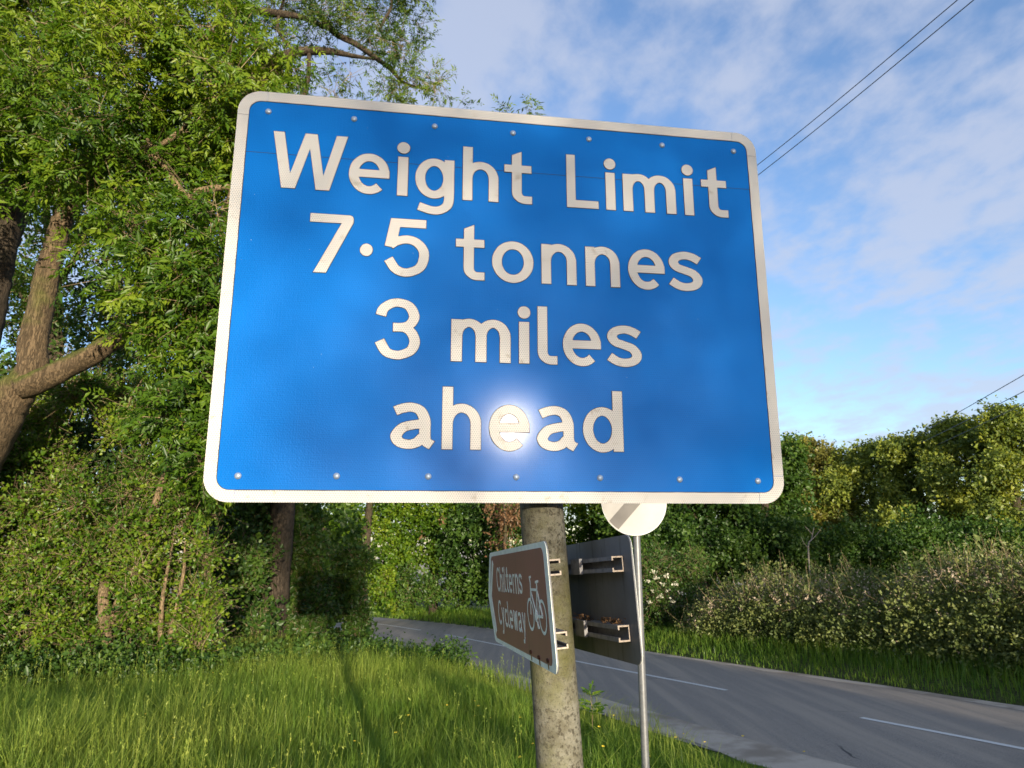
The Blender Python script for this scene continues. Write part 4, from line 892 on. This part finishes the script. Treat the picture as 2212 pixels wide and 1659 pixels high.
def build_grass():
    def in_view(X, Y, m=.06): return (np.abs(X) < (.776 + m) * Y * 1.03 + .3)
    g = Geo(); sd = road_sd
    hedge_y = lambda X: np.where(X < -2.5, 11.9 + (X + 7) * .0 - .05 * X, 12.2 + (X + 2.5) * 3.0)
    def left(X, Y): s = sd(X, Y); return in_view(X, Y) & (s < -hw(Y) - .12 - .12 * np.sin(X * 3.1 + Y * 2.3)) & (Y < 13.5 + np.maximum(0, X + 6) * 1.8)
    X, Y = scatter(230000, -10.5, 3.2, 4.2, 14, left); kk = rng.random(len(X)) < np.clip(1.25 - Y * .055, .3, 1); X, Y = X[kk], Y[kk]
    s = -sd(X, Y) - hw(Y); patch = .5 + .5 * np.sin(X * .9 + 1.3 * np.sin(Y * .7)) * np.cos(Y * .8 - X * .3)
    h = (.16 + .24 * rng.random(len(X))) * (.75 + .55 * patch) * np.clip(.10 + s * .42, .14, 1.15) * np.where(X > .2, .75, 1.); cl_ = .5 + .5 * np.sin(X * 4.1 + 2 * np.sin(Y * 3.3)) * np.sin(Y * 4.7 + 1.5 * np.sin(X * 2.9)); h = h * (.72 + .6 * cl_); tn = np.clip(.05 + .5 * rng.random(len(X)) + .34 * patch * (X < 0) + .22 * cl_ - .1 * (X > 0), 0, 1)
    blades(g, X, Y, h, .0068, .42, tn); nb = len(X)
    X, Y = scatter(60000, -12, 1.5, 13, 34, left); h = .22 + .25 * rng.random(len(X)); blades(g, X, Y, h, .014, .4)
    X, Y = scatter(11000, -10, 2, 4.4, 13, left); blades(g, X, Y, .18 + .34 * rng.random(len(X)), .006, 1.0, .85 + .15 * rng.random(len(X)))
    o = link('verge_grass', g.mesh('verge_grass'), MAT['grass']); tag(o, 'long yellow green grass of the near verge', 'grass', kind='stuff')
    # seed heads and taller stalks
    g = Geo(); X, Y = scatter(5200, -10, 1.0, 4.6, 13.5, left); k = rng.random(len(X)) < np.where(X < -1.5, .30, .10); X, Y = X[k], Y[k]; n = len(X); Z = gz(X, Y); A = np.c_[X, Y, Z]; Bt = A + np.c_[rng.normal(0, .07, n), rng.normal(0, .07, n), .38 + .28 * rng.random(n)]
    g.sticks(A, Bt, .0022, .0014, .5 + .4 * rng.random(n)); i = np.repeat(np.arange(n), 7); q = rng.random(len(i)); g.leaves(Bt[i] - (Bt[i] - A[i]) * (q * .22)[:, None] + rng.normal(0, .008, (len(i), 3)), rng.normal(0, .5, (len(i), 3)) + np.array([0, 0, 1.]), rng.normal(0, 1, (len(i), 3)), .022, .007, .75 + .25 * rng.random(len(i)))
    o = link('grass_seed_heads', g.mesh('grass_seed_heads'), MAT['grass']); tag(o, 'tall pale seed heads standing above the verge grass', 'grass', kind='stuff')
    # far verge
    g = Geo(); right = lambda X, Y: in_view(X, Y) & (sd(X, Y) > hw(Y) - .05) & (sd(X, Y) < hw(Y) + 3.2)
    X, Y = scatter(330000, -14, 14, 8, 48, right); kk = rng.random(len(X)) < np.clip(16 / Y, .2, 1); X, Y = X[kk], Y[kk]; s = sd(X, Y) - hw(Y); h = (.15 + .3 * rng.random(len(X))) * np.clip(.3 + s * .6, .3, 1.2); blades(g, X, Y, h, .006 + .0006 * Y, .35)
    o = link('far_verge_grass', g.mesh('far_verge_grass'), MAT['grass2']); tag(o, 'green grass strip between the road and the hedge', 'grass', kind='stuff')
    # wild flowers
    g = Geo(); X, Y = scatter(900, -5, 3, 5, 10, left); k = rng.random(len(X)) < .07; X, Y = X[k], Y[k]; n = len(X); Z = gz(X, Y) + .20 + .16 * rng.random(n)
    for q in range(4): g.leaves(np.c_[X, Y, Z], np.tile([math.cos(q * 1.57), math.sin(q * 1.57), .35], (n, 1)), np.tile([0, -.4, 1.], (n, 1)), .013, .013, np.full(n, .5))
    o = link('buttercups', g.mesh('buttercups'), MAT['butter']); tag(o, 'tiny yellow buttercups dotted through the verge grass', 'flowers', kind='stuff')
    # weeds along the foot of the left hedge
    g, gt = Geo(), Geo(); cl = []
    for k in range(150):
        x = rng.uniform(-9.5, -1.2); y = 10.6 + max(0, (x + 4.5)) * 1.6 + rng.uniform(-.7, .5); z = gpt(x, y); cl.append((np.array([x, y, z + .18 + .12 * rng.random()]), (.28, .28, .2)))
    simple_foliage(g, gt, cl, 2300, 7, .06, .7, True, .25, .5); o = link('hedge_foot_weeds', g.mesh('hedge_foot_weeds'), MAT['hazel']); tag(o, 'tangled nettles and weeds at the foot of the left trees', 'weeds', kind='stuff')
build_grass()

def seedling():
    Y = 8.6; c = at(1278, 1548, Y); b = foot(c[0], Y, 0.); root = empty('sapling', tuple(b), label='small green sapling beside the road just right of the concrete post', cat='plant'); tip = at(1276, 1500, Y)
    link('stem', tube_mesh('stem', [np.zeros(3), (tip - b) * .5 + np.array([.01, 0, 0]), tip - b], [.006, .005, .003], 6), MAT['bark_pale'], root)
    for k, (dx, dz, ln, up) in enumerate([(-1, -.10, .13, .25), (1, -.13, .15, .1), (.2, .0, .12, 1.1), (-.7, .0, .12, .5), (.9, -.02, .12, .35), (-.3, -.17, .11, .1), (.5, -.2, .1, .05)]):
        g = Geo(); P = (tip - b) + np.array([0, 0, dz]); n = 5; D = nrm(np.array([dx, -.3, up])); pts = np.array([P + D * ln * q / n for q in range(n)])
        S = nrm(np.cross(D, np.array([0, -.5, 1.])))
        for sg in (-1, 1): g.leaves(pts, np.tile(D * .6 + S * sg * .8, (n, 1)), np.tile([0, -.5, .9], (n, 1)), .06, .028, rng.random(n))
        g.leaves(pts[-1:] + D * .02, D[None], np.array([[0, -.5, .9]]), .07, .03, rng.random(1)); link('leaf', g.mesh('leaf'), MAT['haw'], root)
seedling()

# ------------------------------------------------------------------ overhead wires
def wires():
    defs = [((1500, 463), (2185, -98), 7.6, .0058, 'upper of the two near overhead wires at the top right'), ((1500, 484), (2222, -98), 7.4, .0058, 'lower of the two near overhead wires at the top right'),
            ((1860, 1008), (2330, 742), 8.6, .016, 'thin distant wire highest above the right hand trees'), ((1930, 985), (2330, 785), 8.2, .016, 'thin distant wire midway above the right hand trees'), ((2010, 968), (2330, 812), 7.9, .014, 'thin distant wire lowest above the right hand trees')]
    for a, b, z, r, lab in defs:
        A, B = at_z(*a, z), at_z(*b, z); m = (A + B) / 2 - np.array([0, 0, .05])
        tag(link('overhead_wire', tube_mesh('overhead_wire', [A, m, B], [r, r, r], 6, 0, True, 8), MAT['wire']), lab, 'wire', 'overhead wires')
wires()
